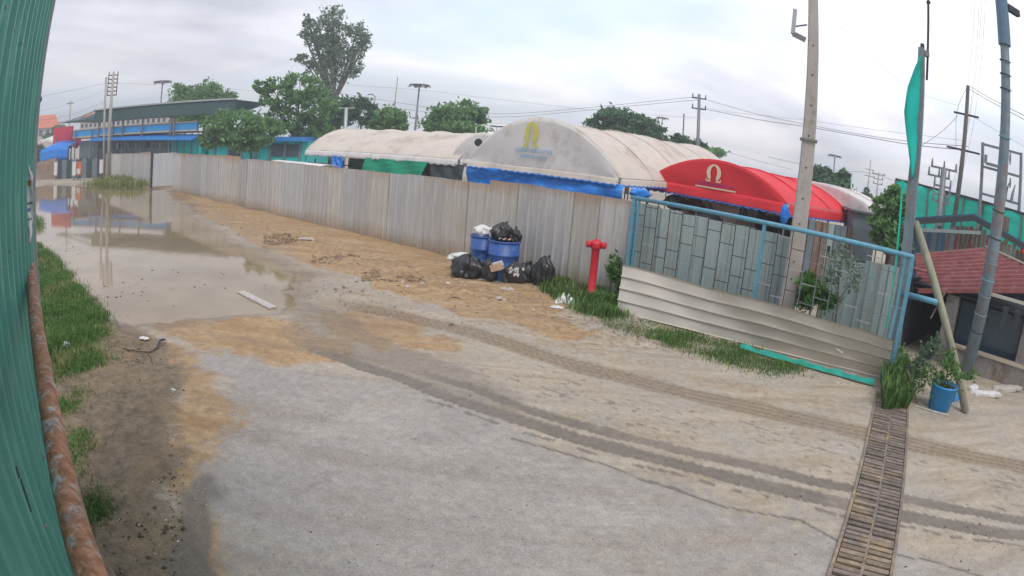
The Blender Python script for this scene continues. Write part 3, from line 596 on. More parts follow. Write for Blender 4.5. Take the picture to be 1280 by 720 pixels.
def banner():
    c = at(34, 250, 4.6); top = at(35, 207, 4.6); bot = at(35, 303, 4.6); sdv = unit(np.cross(unit((c[0], c[1], 0)), UP))
    t = thing('torn_banner', bot, 'torn white banner with blue and orange print hanging at the end of the green wall', 'banner')
    def f(u, v):
        wv = .068 * (.80 + .2 * sin(v * 17 + 1) * sin(v * 7)) * min(1, .15 + (1 - v) * 6) * min(1, .3 + v * 4)
        return bot * (1 - v) + top * v + sdv * (u - .5) * 2 * wv * .95 - unit((c[0], c[1], 0)) * (.05 + .02 * sin(u * 9 + v * 8))
    MB().grid(f, 8, 20, .003).build('cloth', m_white, t, True)
    g = lambda u0, u1, v0, v1, nm, m: MB().grid(lambda a, b: f(u0 + (u1 - u0) * a, v0 + (v1 - v0) * b) - unit((c[0], c[1], 0)) * .006, 5, 5).build(nm, m, t, True)
    m_po = mat('faded_orange_print', (.50, .26, .17), .8, .3, 14); m_pb = mat('faded_blue_print', (.16, .22, .36), .8, .3, 14)
    g(.35, .95, .74, .81, 'orange_print', m_po); g(.0, .35, .60, .72, 'blue_print', m_pb); g(.25, .95, .50, .53, 'blue_print', m_pb); g(.1, .8, .41, .455, 'blue_print', m_pb); g(.3, .9, .30, .325, 'blue_print', m_pb); g(.1, .6, .18, .21, 'blue_print', m_pb)
banner()

# ------------------------------------------------------------------ posts and poles near the gate
def poleA():
    D = 11.25; b = at(985, 372, D); tp = at(1014.5, -60, D); b = b + (b - tp) * ((b[2]) / (tp[2] - b[2])); b[2] = 0
    t = thing('concrete_pole', b, 'tall square concrete utility pole rising behind the lattice gate', 'pole')
    d = unit((b[0], b[1], 0)); s = V3(d[1], -d[0], 0)
    mb = MB(); n = 10; w0, w1 = .175, .085
    for k in range(n):
        a, c = b + (tp - b) * k / n, b + (tp - b) * (k + 1) / n
    rings = []
    vs_ = []; fs = []
    for i, z in enumerate((0, 1)):
        c = b + (tp - b) * z; hw = (w0 * (1 - z) + w1 * z)
        for q in ((-1, -.8), (-.8, -1), (.8, -1), (1, -.8), (1, .8), (.8, 1), (-.8, 1), (-1, .8)): vs_.append(c + s * q[0] * hw + d * q[1] * hw)
    fs = [(k, (k + 1) % 8, 8 + (k + 1) % 8, 8 + k) for k in range(8)] + [tuple(range(8, 16))]
    mb.add(vs_, fs).build('shaft', m_concpole, t)
    for y in (58, 95, 133, 171, 211, 250, 282, 330, 352):
        p = at(1014.5, y, D); q = b + (tp - b) * ((p[2]) / tp[2]); hw = w0 + (w1 - w0) * q[2] / tp[2]
        MB().lathe(q - d * (hw + .002), [(.016, 0), (.016, .008)], 8, -d).build('bolt_hole', m_darkmetal, t)
    q = b + (tp - b) * (at(1014, 176, D)[2] / tp[2]); hw = .148
    MB().box(q, (hw + .02, hw + .02, .02), s, d, UP).build('clamp_band', m_greymetal, t)
    # street-lamp bracket
    a, c, e = at(1007, 50, D - .1), at(991, 42, D - .1), at(994, 12, D - .1)
    br = thing('lamp_bracket', a, 'bent grey steel bracket bolted near the top of the concrete pole', 'bracket')
    MB().bar(a, c, .09, .09).build('lower_arm', m_greymetal, br); MB().bar(c, e, .11, .08).build('upright_arm', m_galv, br); MB().tube([at(994, 33, D - .1), at(1009, 31, D - .1)], .015, 6).build('stay', m_darkmetal, br)
poleA()
def postB():
    D = 10.75; tp = at(1152, 60, D); md = at(1140, 240, D); b = at(1116, 452, D); b = b + (b - md) * (b[2] / (md[2] - b[2])); b[2] = 0
    t = thing('steel_post', b, 'tall rust-flecked blue-grey post at the gate end, carrying the teal cloth', 'post')
    d = unit((b[0], b[1], 0)); s = V3(d[1], -d[0], 0)
    path = [b, at(1116, 452, D), at(1126, 370, D), md, at(1149, 130, D), tp]; rs = [.15, .14, .13, .135, .125, .085]
    MB().tube(path, rs, 4).build('shaft', m_bluegrey, t)
    MB().bar(at(1128, 225, D - .12), at(1108, 410, D - .12), .035, .02, d).build('green_strip', m_teal, t)
    MB().box(at(1153, 58, D), (.03, .03, .05)).build('cap_bolt', m_darkmetal, t)
    # thin whip pole clamped on
    a, c = at(1158.5, 100, D + .05), at(1159.5, -30, D + .05)
    u = thing('thin_pole', a, 'thin dark pole clamped upright to the head of the tall gate post', 'pole')
    MB().tube([a, at(1160, 50, D + .05), c], .024, 8).build('tube', m_darkmetal, u); MB().box(at(1157, 67, D), (.06, .05, .05)).build('clamp', m_greymetal, u)
    MB().tube([at(1158, 3, D + .05), at(1163, 3, D + .05)], .03, 8).build('fitting', m_darkmetal, u)
    # flag
    def f(v):  # v 0 top..1 bottom : left edge & right edge
        ys = [70, 85, 110, 140, 170, 200, 222]; xl = [1150, 1143, 1134, 1130, 1133, 1137, 1139]; xr = [1152, 1151, 1150, 1149, 1147, 1145, 1142]
        y = 70 + v * 152; return np.interp(y, ys, xl), np.interp(y, ys, xr), y
    def g(u, v):
        l, r, y = f(v); return at(l + (r - l) * u, y, D - .17 - .10 * sin(u * 3.1 + 1) - .03 * sin(v * 13 + u * 4))
    solo(MB().grid(g, 8, 24, .004), 'teal_cloth', m_flag, 'narrow teal cloth bulging from the upper part of the gate post', 'cloth', smooth=True)
    # brace
    a, c = at(1144, 278, D + .05), gp(1207, 516, 0)
    t = thing('brace_pipe', c, 'weathered olive pipe leaning diagonally against the gate post', 'pipe')
    MB().tube([a, (a + c) / 2 + V3(.0, 0, -.03), c], .075, 12).build('tube', m_pipe3, t, True)
    t = thing('horizontal_pipe', at(1150, 373, D - .3), 'short light blue pipe set level between the gate post and the leaning brace', 'pipe')
    MB().tube([at(1129, 367, D - .1), at(1171, 378, D - .55)], .05, 12).build('tube', m_bluepaint, t, True)
    a, c = at(1181, 366, 10.4), at(1163, 398, 10.3)
    solo(MB().bar(a, c, .03, .02), 'wood_stick', m_wood, 'thin wooden stick tucked behind the leaning brace pipe', 'stick')
postB()
def postC():
    D = 12.0; pts = [at(1244, -60, D), at(1245, 60, D), at(1245.4, 140, D), at(1243.5, 200, D), at(1236.5, 300, D), at(1227, 350, D), at(1217, 400, D), at(1209, 452, D)]
    b = pts[-1] + (pts[-1] - pts[-2]) * (pts[-1][2] / (pts[-2][2] - pts[-1][2])); b[2] = 0
    t = thing('wrapped_post', b, 'tall blue-grey steel post with tape wraps standing before the red shack roof', 'post')
    tp, bt = pts[0], b
    MB().tube([bt, bt + (tp - bt) * .3, bt + (tp - bt) * .6, tp], [.155, .145, .115, .10], 12).build('shaft', m_bluegrey, t, True)
    q = lambda y: bt + (tp - bt) * (at(1244, y, D)[2] / tp[2])
    MB().tube([q(54), q(-40)], .155, 12).build('pole_collar', mat('slate_wrap', (.13, .22, .31), .6, .15, 6), t)
    MB().box(q(6) + V3(.28, -.1, 0), (.2, .06, .07)).build('bracket_arm', m_darkmetal, t)
    for y in (75, 92, 110, 170, 262, 296, 330, 352, 372, 398, 420):
        p = q(y) if y < 200 else bt + (tp - bt) * (at(1236, y, D)[2] / tp[2]); rr = .118 + .035 * (1 - p[2] / tp[2]) + .004
        tl = random.uniform(.02, .06); MB().tube([p + V3(0, 0, k * .0) + V3(rr * cos(a_), rr * sin(a_), .03 * sin(a_) + tl * a_ / 6) for k, a_ in enumerate(np.linspace(0, 2 * pi, 13))], .012, 5).build('wrap_tape', random.choice([m_darkmetal, m_bluepaint, m_greymetal]), t)
postC()

# ------------------------------------------------------------------ hydrant
def hydrant():
    b = gp(738, 373, 0); D = hypot(*b[:2]); tp = at(743.7, 299, D); h = tp[2]
    t = thing('red_hydrant', b, 'bright red standpipe hydrant with two capped outlets by the grey fence', 'hydrant')
    d = unit((b[0], b[1], 0)); s = V3(d[1], -d[0], 0)
    MB().lathe(b + V3(0, 0, -.03), [(.11, 0), (.11, .06), (.078, .09), (.078, h - .17), (.092, h - .15)], 20).build('standpipe', m_red, t, True)
    MB().lathe(b + V3(0, 0, h - .19), [(.10, 0), (.115, .02), (.115, .10), (.10, .15), (.05, .18)], 20).build('head', m_red, t, True)
    for sg in (-1, 1):
        MB().lathe(b + V3(0, 0, h - .10) + s * sg * .06 - d * .02, [(.05, 0), (.05, .07), (.072, .075), (.072, .125), (.058, .14), (.03, .145)], 16, s * sg - d * .35).build('outlet', m_red, t, True)
    MB().lathe(b + V3(0, 0, h - .03), [(.045, 0), (.045, .03), (.02, .045)], 10).build('cap_nut', m_red, t)
hydrant()

# ------------------------------------------------------------------ rubbish: drums and bags
def drum(px, py, label, rr=.29, h=.9):
    b = gp(px, py, 0); t = thing('blue_drum', b, label, 'drum', 'blue plastic drums by the fence')
    prof = [(rr * .93, 0), (rr, .03), (rr, h * .3)] + [(rr + .012, h * .31), (rr + .012, h * .335), (rr, h * .345), (rr, h * .64), (rr + .012, h * .65), (rr + .012, h * .675), (rr, h * .685), (rr, h - .03)]
    mb = MB().lathe(b, prof, 32); mb.build('barrel', m_drum, t, True)
    MB().lathe(b + V3(0, 0, h - .035), [(rr + .004, 0), (rr + .018, .01), (rr + .018, .035), (rr + .002, .04), (rr - .02, .036), (rr - .02, -.02)], 32).build('rim', m_drum, t, True)
    return b, rr, h
d1 = drum(601.5, 342, 'blue drum farther left, half hidden by the front drum', .29, .88)
d2 = drum(627, 350, 'blue drum in front, heaped with black bags', .335, .88)
def bag(name, c, rad, m, label, cat, seed=0, knot=True, group='rubbish bags by the fence', flat=1.0):
    """crumpled sack with a tied neck"""
    r = np.random.default_rng(seed); c = V3(*c); nu, nv = 56, 32; ph = r.uniform(0, 6, 12)
    t = thing(name, (c[0], c[1], c[2] - rad[2]), label, cat, group)
    def f(u, v):
        a = u * 2 * pi; e = -pi / 2 + v * pi; x, y, z = cos(e) * cos(a), cos(e) * sin(a), sin(e)
        k = 1 + .10 * sin(3 * a + ph[0] + 2 * e) + .07 * sin(5 * a + ph[1] - 3 * e) + .05 * sin(9 * a + ph[2] + e * 4) + .045 * sin(13 * a + ph[3] - 5 * e) + .06 * sin(6 * e + ph[4] + 2 * a) - .05 * abs(sin(8 * a + ph[6] + 3 * sin(4 * e + ph[7]))) ** .5 - .035 * abs(sin(11 * e + ph[8] + 2 * sin(3 * a + ph[9]))) ** .6
        z2 = max(z, -.72) if flat else z
        pinch = (1 - .30 * max(0, z - .55) / .45) * (1 + .16 * max(0, -z))
        return c + V3(x * rad[0] * k * pinch, y * rad[1] * k * pinch, z2 * rad[2] * (1 + .06 * sin(4 * a + ph[5])) )
    MB().grid(f, nu, nv).build('sack', m, t, True)
    if knot:
        q_ = r.uniform(.45, .8); tp = c + V3(r.uniform(-.2, .2) * rad[0], r.uniform(-.2, .2) * rad[1], rad[2] * .93); MB().lathe(tp, [(.05 * q_, -.04), (.022 * q_, .01), (.045 * q_, .04), (.055 * q_, .055 + .03 * q_), (.02, .05)], 7, (r.uniform(-1.2, 1.2), r.uniform(-1.2, 1.2), .8)).build('knot', m, t, True)
    return t
def gb(x, y, r, **k): b = gp(x, y, 0); return (b[0], b[1], r * .72)
bag('garbage_bag', gb(584, 347, .3), (.36, .30, .30), m_bag, 'black garbage bag at the left end of the heap, in front of the left drum', 'garbage bag', 1)
bag('garbage_bag', gb(596, 340, .34), (.24, .2, .36), m_bag, 'tall black garbage bag wedged against the left drum', 'garbage bag', 2)
bag('garbage_bag', gb(613, 351, .30), (.26, .22, .29), m_bag, 'small slumped black bag beside the cardboard box', 'garbage bag', 3)
bag('garbage_bag', gb(641, 354, .27), (.32, .26, .27), m_bagdirty, 'black garbage bag dusted with pale scraps, in front of the drums', 'garbage bag', 4)
bag('garbage_bag', gb(657, 354, .28), (.22, .22, .27), m_bag, 'narrow black bag between the scrap-dusted bag and the right end bag', 'garbage bag', 15)
bag('garbage_bag', gb(678, 358, .36), (.25, .23, .38), m_bag, 'upright black garbage bag at the right end of the heap', 'garbage bag', 5)
b2 = d2[0]; b1 = d1[0]
bag('garbage_bag', (b2[0] - .06, b2[1] + .02, .88 + .15), (.25, .22, .22), m_bag, 'big round black bag on top of the front drum', 'garbage bag', 6)
bag('garbage_bag', (b2[0] + .22, b2[1] + .0, .88 + .10), (.14, .13, .16), m_bag, 'small black bag on the right side of the front drum top', 'garbage bag', 7)
bag('white_bag', (b1[0] - .04, b1[1] - .02, .88 + .09), (.20, .17, .14), m_white, 'crumpled white plastic bag on top of the left drum', 'plastic bag', 8, False)
bag('white_bag', (b1[0] + .20, b1[1] - .1, .88 + .10), (.08, .09, .15), m_white, 'thin white bag squeezed between the two drum tops', 'plastic bag', 9, False)
bag('white_sack', at(579, 322, 13.75), (.34, .16, .12), m_white, 'flat white sack lying over the leftmost black bags', 'sack', 10, False)
p = gp(611, 351, 0); solo(MB().grid(lambda a, b: p + V3(-.22 + .45 * a, -.10 - .05 * a + .08 * b, .03 + .015 * sin(a * 8)), 8, 3, .006), 'white_sheet_scrap', m_white, 'thin white strip of sheet on the ground before the bags', 'scrap')
p = at(621, 334, 12.75); t = thing('cardboard_box', p, 'crushed cardboard box propped between the black bags', 'box')
MB().box(p, (.12, .08, .07), unit((1, -.3, .4)), unit((.3, 1, 0)), unit((-.4, 0, 1))).build('carton', m_card, t); MB().box(p + V3(.02, -.06, .08), (.11, .02, .05), unit((1, -.3, .4)), unit((.3, 1, .4)), unit((-.4, -.3, 1))).build('flap', m_white, t)
p = b2 + V3(.02, -.26, .90); solo(MB().grid(lambda a, b: p + V3(-.14 + .30 * a, -.02 + .05 * b, .02 + .045 * sin(a * 9 + b) ** 2), 9, 3, .01), 'food_wrapper', m_card, 'crumpled pinkish wrapper on the rim of the front drum', 'wrapper')
for i, (x, y, n_) in enumerate([(643, 340, 10), (650, 333, 6)]):
    mb = MB()
    for k in range(n_): q = gp(x + random.uniform(-7, 7), y + random.uniform(-6, 6), .38 + random.uniform(-.06, .06)); q[1] -= .12; mb.box(q, (random.uniform(.015, .04), .01, random.uniform(.01, .03)), unit((1, random.uniform(-1, 1), random.uniform(-1, 1))), (0, 1, 0), UP)
    solo(mb, 'paper_scraps', m_white, ['pale paper scraps spilled over the scrap-dusted black bag', 'few paper scraps higher on the bag near the front drum'][i], 'scraps', kind='stuff')

def crumple(name, px, py, size, m, label, cat, seed, h=.08):
    r = np.random.default_rng(seed); b = gp(px, py, 0); ph = r.uniform(0, 6, 8)
    f = lambda u, v: b + V3((u - .5) * size[0] * (1 + .2 * sin(v * 7 + ph[0])), (v - .5) * size[1] * (1 + .2 * sin(u * 9 + ph[1])), .02 + h * (abs(sin(u * 8 + ph[2]) * sin(v * 7 + ph[3])) ** .7) * (1 - (2 * u - 1) ** 4) * (1 - (2 * v - 1) ** 4) + .01)
    return solo(MB().grid(f, 16, 10, .005), name, m, label, cat)
crumple('plastic_sheet', 706, 378, (.36, .42), m_white, 'crumpled white plastic heap on the grass before the hydrant', 'plastic sheet', 3, .16)
crumple('yellow_wrapper', 724, 377, (.30, .12), mat('yellow_wrapper', (.6, .42, .16), .6), 'flattened yellow wrapper beside the crumpled white plastic', 'wrapper', 4, .05)
crumple('plastic_sheet', 696, 386, (.22, .12), m_white, 'thin white plastic piece below the crumpled heap near the hydrant', 'plastic sheet', 5, .04)
crumple('plastic_sheet', 634, 363, (.28, .14), m_stone, 'pale flattened wrapper lying on the mud before the bags', 'plastic sheet', 6, .04)
crumple('litter_piece', 180, 425, (.16, .09), m_white, 'pale flat piece of litter beside the twig on the brown soil', 'litter', 7, .03)
crumple('litter_piece', 83, 435, (.14, .10), m_white, 'white scrap lying in the grass by the rusty pipe', 'litter', 8, .08)
crumple('litter_piece', 217, 490, (.07, .035), m_white, 'tiny white scrap on the brown soil right of the grass bank', 'litter', 9, .02)
crumple('litter_piece', 384, 300, (.5, .12), m_stone, 'pale rag on the orange mud near the middle of the fence', 'litter', 10, .05)
# twig
t = thing('dead_twig', gp(185, 435, 0), 'forked dead twig lying on the brown soil by the puddle', 'twig')
MB().tube([gp(152, 435, .02), gp(170, 439, .04), gp(188, 440, .03), gp(208, 428, .05)], [.008, .01, .012, .006], 6).build('stem', m_twig, t)
MB().tube([gp(184, 440, .03), gp(189, 448, .02), gp(191, 457, .02)], [.009, .007, .004], 6).build('fork', m_twig, t)
MB().tube([gp(195, 436, .03), gp(200, 425, .05), gp(207, 424, .06)], [.014, .02, .012], 6).build('bark_strip', m_dark, t)
# broken slab lying at the puddle edge
a, b_ = gp(301, 363, .0), gp(341, 383, .0); dd = unit(b_ - a); sd = V3(-dd[1], dd[0], 0)
solo(MB().box((a + b_) / 2 + V3(0, 0, -.025), (np.linalg.norm(b_ - a) / 2, .08, .012), dd, sd, unit(V3(0, 0, 1) + sd * .1)), 'concrete_kerb_piece', m_stone, 'long pale concrete strip lying at the near edge of the puddle', 'concrete strip')

# pebbles and clods: nobody could count them
def scatter(name, polys, n, smin, smax, m, seed, flat=.6):
    r = random.Random(seed); mb = MB(); k = 0
    while k < n:
        (x0, y0, x1, y1) = polys[r.randrange(len(polys))]; x, y = r.uniform(x0, x1), r.uniform(y0, y1); p = gp(x, y, 0); s = r.uniform(smin, smax) * (1 + (r.random() ** 6) * 2); k += 1
        a = r.uniform(0, 6); ux, uy = V3(cos(a), sin(a), 0), V3(-sin(a), cos(a), 0); q = [p + ux * s * cos(t_) * r.uniform(.7, 1.2) + uy * s * .8 * sin(t_) * r.uniform(.7, 1.2) + V3(0, 0, .0) for t_ in (0, 1.25, 2.5, 3.8, 5)]
        tq = [p + (w_ - p) * .55 + V3(0, 0, s * flat) for w_ in q]; mb.add(q + tq, [(i, (i + 1) % 5, 5 + (i + 1) % 5, 5 + i) for i in range(5)] + [(5, 6, 7, 8, 9)])
    ob = mb.build(name, m); ob['kind'] = 'stuff'; return ob
m_clod = mat('mud_clod', (.22, .15, .095), .9, .3, 20, island=.4); m_dirtclod = mat('soil_clod', (.13, .10, .07), .9, .3, 20, island=.45)
scatter('gravel', [(140, 400, 260, 700), (90, 480, 230, 719), (230, 440, 430, 560)], 500, .004, .009, m_stone, 1)
scatter('soil_clods', [(100, 460, 230, 719), (150, 440, 220, 600), (120, 420, 180, 480)], 2600, .005, .014, m_dirtclod, 2)
scatter('mud_clods', [(330, 275, 560, 365), (420, 330, 680, 392), (240, 250, 420, 300), (560, 360, 720, 410)], 900, .008, .024, m_clod, 3, .35)
scatter('rubble', [(400, 290, 620, 372), (600, 365, 740, 400), (960, 462, 1080, 480), (440, 340, 560, 360)], 150, .012, .034, m_stone, 4, .35)
scatter('road_grit', [(300, 450, 1060, 719), (1130, 560, 1279, 719)], 800, .002, .006, m_dirtclod, 5)
scatter('mud_ridge', [(452, 338, 530, 352), (390, 318, 450, 330), (330, 292, 372, 306)], 700, .012, .045, m_clod, 6, .4)

# ------------------------------------------------------------------ grass and plants
def blades(name, spots, m, kindlabel=None, seed=0, parent=None):
    """spots: list of (base point, height, spread)"""
    r = np.random.default_rng(seed); n = len(spots); B = np.array([s[0] for s in spots]); h = np.array([s[1] for s in spots]); 
    a = r.uniform(0, 2 * pi, n); ln = r.uniform(.1, .6, n) * h; wv = np.stack([np.cos(a + 1.6), np.sin(a + 1.6), 0 * a], 1) * (h * .035 + .0025)[:, None]
    t1 = B + np.stack([np.cos(a) * ln * .4, np.sin(a) * ln * .4, h * .6], 1); t2 = B + np.stack([np.cos(a) * ln, np.sin(a) * ln, h * r.uniform(.7, 1.0, n)], 1)
    v = np.stack([B - wv, B + wv, t1 + wv * .8, t1 - wv * .8, t2], 1).reshape(-1, 3)
    if parent is not None: v = v - V3(*parent['_base'])
    o = np.arange(n)[:, None] * 5; quads = (o + [0, 1, 2, 3]); tris = (o + [3, 2, 4])
    me = bpy.data.meshes.new(name); me.vertices.add(len(v)); me.vertices.foreach_set('co', v.astype(np.float32).ravel())
    li = np.concatenate([quads, tris], 1).ravel(); me.loops.add(len(li)); me.loops.foreach_set('vertex_index', li.astype(np.int32))
    st = (np.arange(n)[:, None] * 7 + [0, 4]).ravel(); me.polygons.add(2 * n); me.polygons.foreach_set('loop_start', st.astype(np.int32)); me.update(); me.materials.append(m)
    ob = bpy.data.objects.new(name, me); col.objects.link(ob)
    if parent is not None: ob.parent = parent
    else: ob['kind'] = 'stuff'
    return ob
def inpoly(poly, n, seed):
    r = random.Random(seed); q = [gp(*p)[:2] for p in poly]; xs = [p[0] for p in q]; ys = [p[1] for p in q]; out = []
    while len(out) < n:
        x, y = r.uniform(min(xs), max(xs)), r.uniform(min(ys), max(ys)); c = False; j = len(q) - 1
        for i in range(len(q)):
            if (q[i][1] > y) != (q[j][1] > y) and x < (q[j][0] - q[i][0]) * (y - q[i][1]) / (q[j][1] - q[i][1] + 1e-12) + q[i][0]: c = not c
            j = i
        if c: out.append((x, y))
    return out
def patch(name, poly, n, h0, h1, m, seed, clump=.55, soft=.10):
    pts = np.array(inpoly(poly, int(n * 1.6), seed)); d = fbm(pts[:, 0], pts[:, 1], .45, seed); keep = d > np.quantile(d, .30 * clump)
    pts, d = pts[keep][:n], d[keep][:n]; pts = pts + np.random.default_rng(seed).normal(size=pts.shape) * soft; dn = (d - d.min()) / (np.ptp(d) + 1e-6); r = random.Random(seed)
    return blades(name, [((p[0], p[1], .0), (h0 + (h1 - h0) * q) * r.uniform(.6, 1.1), 0) for p, q in zip(pts, dn)], m, seed=seed)
patch('grass', [(42, 305), (60, 318), (85, 345), (108, 372), (130, 400), (136, 425), (128, 450), (100, 472), (60, 480), (20, 420), (15, 320)], 60000, .07, .20, m_grass, 11)
patch('grass', [(60, 470), (110, 465), (100, 520), (115, 580), (135, 640), (110, 660), (60, 560)], 9000, .04, .12, m_grass, 12, .95)
patch('grass', [(40, 268), (52, 272), (55, 285), (40, 292)], 900, .08, .25, m_grass, 13)
patch('grass', [(105, 440), (150, 450), (190, 520), (170, 640), (140, 700), (110, 640)], 3500, .02, .07, m_grass, 14, 2.2, .14)
patch('grass', [(680, 360), (705, 348), (760, 335), (785, 330), (785, 395), (750, 398), (715, 388)], 16000, .12, .34, m_grass, 15)
patch('grass', [(735, 385), (790, 392), (860, 415), (940, 437), (1005, 462), (960, 470), (880, 445), (800, 420), (745, 402)], 9000, .04, .12, m_grass, 16)
patch('grass', [(112, 232), (130, 226), (176, 229), (178, 236), (130, 236)], 2600, .25, .95, m_grassd, 17, .3, .5)
patch('grass', [(40, 222), (60, 219), (80, 217), (62, 214), (40, 214)], 600, .3, .7, m_leafB, 18)
patch('grass', [(1140, 470), (1200, 478), (1280, 470), (1280, 455), (1140, 452)], 700, .05, .14, m_grassd, 19)
for i, (pl, n_, h0, h1) in enumerate((([(42, 305), (60, 318), (85, 345), (108, 372), (130, 400), (136, 425), (128, 450), (100, 472), (60, 480), (20, 420), (15, 320)], 9000, .05, .24),
        ([(680, 360), (705, 348), (760, 335), (785, 330), (785, 395), (750, 398), (715, 388)], 3500, .10, .42), ([(735, 380), (790, 388), (860, 412), (940, 434), (1010, 464), (960, 474), (880, 450), (800, 425), (745, 406)], 3000, .03, .13))):
    patch('dry_grass', pl, n_, h0, h1, m_grassd, 61 + i, .8, .16); patch('bright_grass', pl, n_ // 2, h0, h1 * .8, m_leafB, 71 + i, .8, .13)
# scum and bits afloat on the puddle
_r = random.Random(9); mb = MB()
for k in range(46):
    x, y = _r.choice([(_r.gauss(95, 14), _r.gauss(312, 12)), (_r.gauss(150, 20), _r.gauss(372, 8)), (_r.uniform(130, 300), _r.uniform(330, 385))])
    p = gp(x, y, -.036); a_ = _r.uniform(0, 6); q_ = _r.uniform(.006, .028); mb.box(p, (q_, q_ * _r.uniform(.3, .8), .004), (cos(a_), sin(a_), 0), (-sin(a_), cos(a_), 0), UP)
mb.build('floating_debris', m_twig)['kind'] = 'stuff'
# tall clump on the end of the drain
def clump():
    b = gp(1116, 505, 0); t = thing('grass_clump', b, 'tall bright green grass clump growing over the far end of the drain grate', 'grass clump')
    r = random.Random(5); sp = []
    for x, y in inpoly([(1100, 470), (1130, 462), (1137, 490), (1134, 512), (1102, 514)], 2200, 6): sp.append(((x, y, 0), r.uniform(.18, .50), 0))
    blades('blades', sp, m_grass, seed=6, parent=t)
clump()
def leaf_cloud(name, cs, n, size, m, parent, seed, clumps=28, tight=.22, flat=.75):
    """foliage as many small leaves gathered in clumps; cs = list of (centre, radii)"""
    r = np.random.default_rng(seed); wts = np.array([rd[0] * rd[1] * rd[2] for _, rd in cs]) ** .67; wts /= wts.sum(); P = []
    for (c, rd), wq in zip(cs, wts):
        k = max(3, int(clumps * wq * len(cs) ** .5)); u = r.normal(size=(k, 3)); u /= np.linalg.norm(u, axis=1)[:, None]; rad = r.uniform(.35, 1.0, k) ** .6
        cc = V3(*c) + u * rad[:, None] * V3(*rd); m_ = max(1, int(n * wq / k)); sg = r.uniform(.6, 1.3, k) * tight
        for i in range(k): P.append(cc[i] + r.normal(size=(m_, 3)) * V3(*rd) * sg[i] * V3(1, 1, flat))
    P = np.concatenate(P); N_ = len(P); a = r.normal(size=(N_, 3)); a /= np.linalg.norm(a, axis=1)[:, None]; b = r.normal(size=(N_, 3)); b -= a * (a * b).sum(1)[:, None]; b /= np.linalg.norm(b, axis=1)[:, None]
    s = size * r.uniform(.6, 1.4, N_)[:, None]; v = np.stack([P - a * s, P - b * s * .45, P + a * s, P + b * s * .45], 1).reshape(-1, 3)
    v[:, 2] = np.maximum(v[:, 2], .02)
    if parent is not None: v = v - V3(*parent['_base'])
    me = bpy.data.meshes.new(name); me.vertices.add(len(v)); me.vertices.foreach_set('co', v.astype(np.float32).ravel()); me.loops.add(len(v)); me.loops.foreach_set('vertex_index', np.arange(len(v), dtype=np.int32))
    me.polygons.add(N_); me.polygons.foreach_set('loop_start', np.arange(0, len(v), 4, dtype=np.int32)); me.update(); me.materials.append(m)
    ob = bpy.data.objects.new(name, me); col.objects.link(ob)
    if parent is not None: ob.parent = parent
    return ob
def tree(label, D, blobs, n, size, m, seed, trunk=None, name='tree', clumps=40, tight=.22, cat='tree', limbs=5, group=None, trunk_r=.018):
    """blobs: picture-measured lobes (x, y, half-width px, half-height px)"""
    ps = 1.0; cs = []
    for (x, y, rx, ry) in blobs:
        c = at(x, y, D); wx = np.linalg.norm(at(x + rx, y, D) - c); wz = np.linalg.norm(at(x, y - ry, D) - c); cs.append((c + unit((c[0], c[1], 0)) * random.uniform(-.3, .3) * wx, (wx, wx, wz)))
    cen = np.mean([c for c, _ in cs], 0) if trunk is None else at(trunk[0], trunk[1], D); b = V3(cen[0], cen[1], 0)
    t = thing(name, b, label, cat, group); r = random.Random(seed); top = max(c[2] for c, _ in cs); lowz = min(c[2] - rd[2] for c, rd in cs); tr = max(.04 if D > 20 else .007, top * trunk_r)
    fork = b + V3(0, 0, max(.3 * top, min(lowz + .3, top * .6)))
    MB().tube([b, (b + fork) / 2 + V3(r.uniform(-.1, .1), 0, 0), fork], [tr * 1.4, tr * 1.1, tr], 8).build('trunk', m_bark, t, True)
    for k, (c, rd) in enumerate(cs):
        mid = (fork + c) / 2 + V3(r.uniform(-.3, .3), r.uniform(-.3, .3), r.uniform(0, .3)) * rd[0] * .5
        MB().tube([fork, mid, c, c + V3(r.uniform(-.4, .4) * rd[0], r.uniform(-.4, .4) * rd[0], rd[2] * .6)], [tr * .7, tr * .5, tr * .3, tr * .1], 6).build('limb', m_bark, t)
    leaf_cloud('crown', cs, n, size, m, t, seed, clumps, tight); return t
# trees, left to right
tree('round dark tree standing behind the long canopy roof', 62, [(250, 122, 34, 22), (225, 122, 16, 14), (275, 126, 20, 14), (250, 140, 38, 14), (290, 125, 10, 6)], 8000, .24, m_leafB, 21)
tree('leafy pale tree with gaps in its crown beyond the turquoise wall', 46, [(345, 118, 26, 22), (375, 112, 28, 22), (395, 135, 26, 26), (360, 150, 30, 18), (330, 108, 14, 12), (400, 165, 20, 16)], 6500, .17, m_leafB, 22, (368, 190), tight=.11, clumps=120)
tree('low bushy tree in front of the turquoise wall, left of the pale leafy tree', 42, [(300, 155, 34, 20), (275, 160, 22, 16), (325, 165, 26, 18), (265, 175, 14, 12), (300, 175, 30, 14)], 7000, .17, m_leafB, 23, (313, 195), tight=.16, clumps=70)
tree('tallest tree with feathery sparse crown rising above all the others', 70, [(416, 22, 16, 17), (424, 42, 17, 16), (388, 34, 13, 13), (395, 52, 14, 13), (408, 58, 17, 17), (424, 68, 16, 18), (446, 40, 13, 12), (448, 62, 10, 12), (442, 80, 12, 16), (400, 78, 14, 12), (416, 90, 17, 16), (384, 24, 6, 8), (452, 50, 8, 8), (380, 44, 8, 5), (388, 80, 10, 6), (376, 72, 10, 6), (458, 52, 9, 10), (405, 115, 16, 16)], 8500, .21, m_leafC, 24, (418, 120), clumps=190, tight=.17, trunk_r=.014)
tree('dark tree directly below the tallest tree, behind the long marquee', 52, [(425, 140, 26, 18), (450, 140, 18, 18), (410, 155, 20, 14), (385, 165, 20, 18)], 5500, .19, m_leafA, 25)
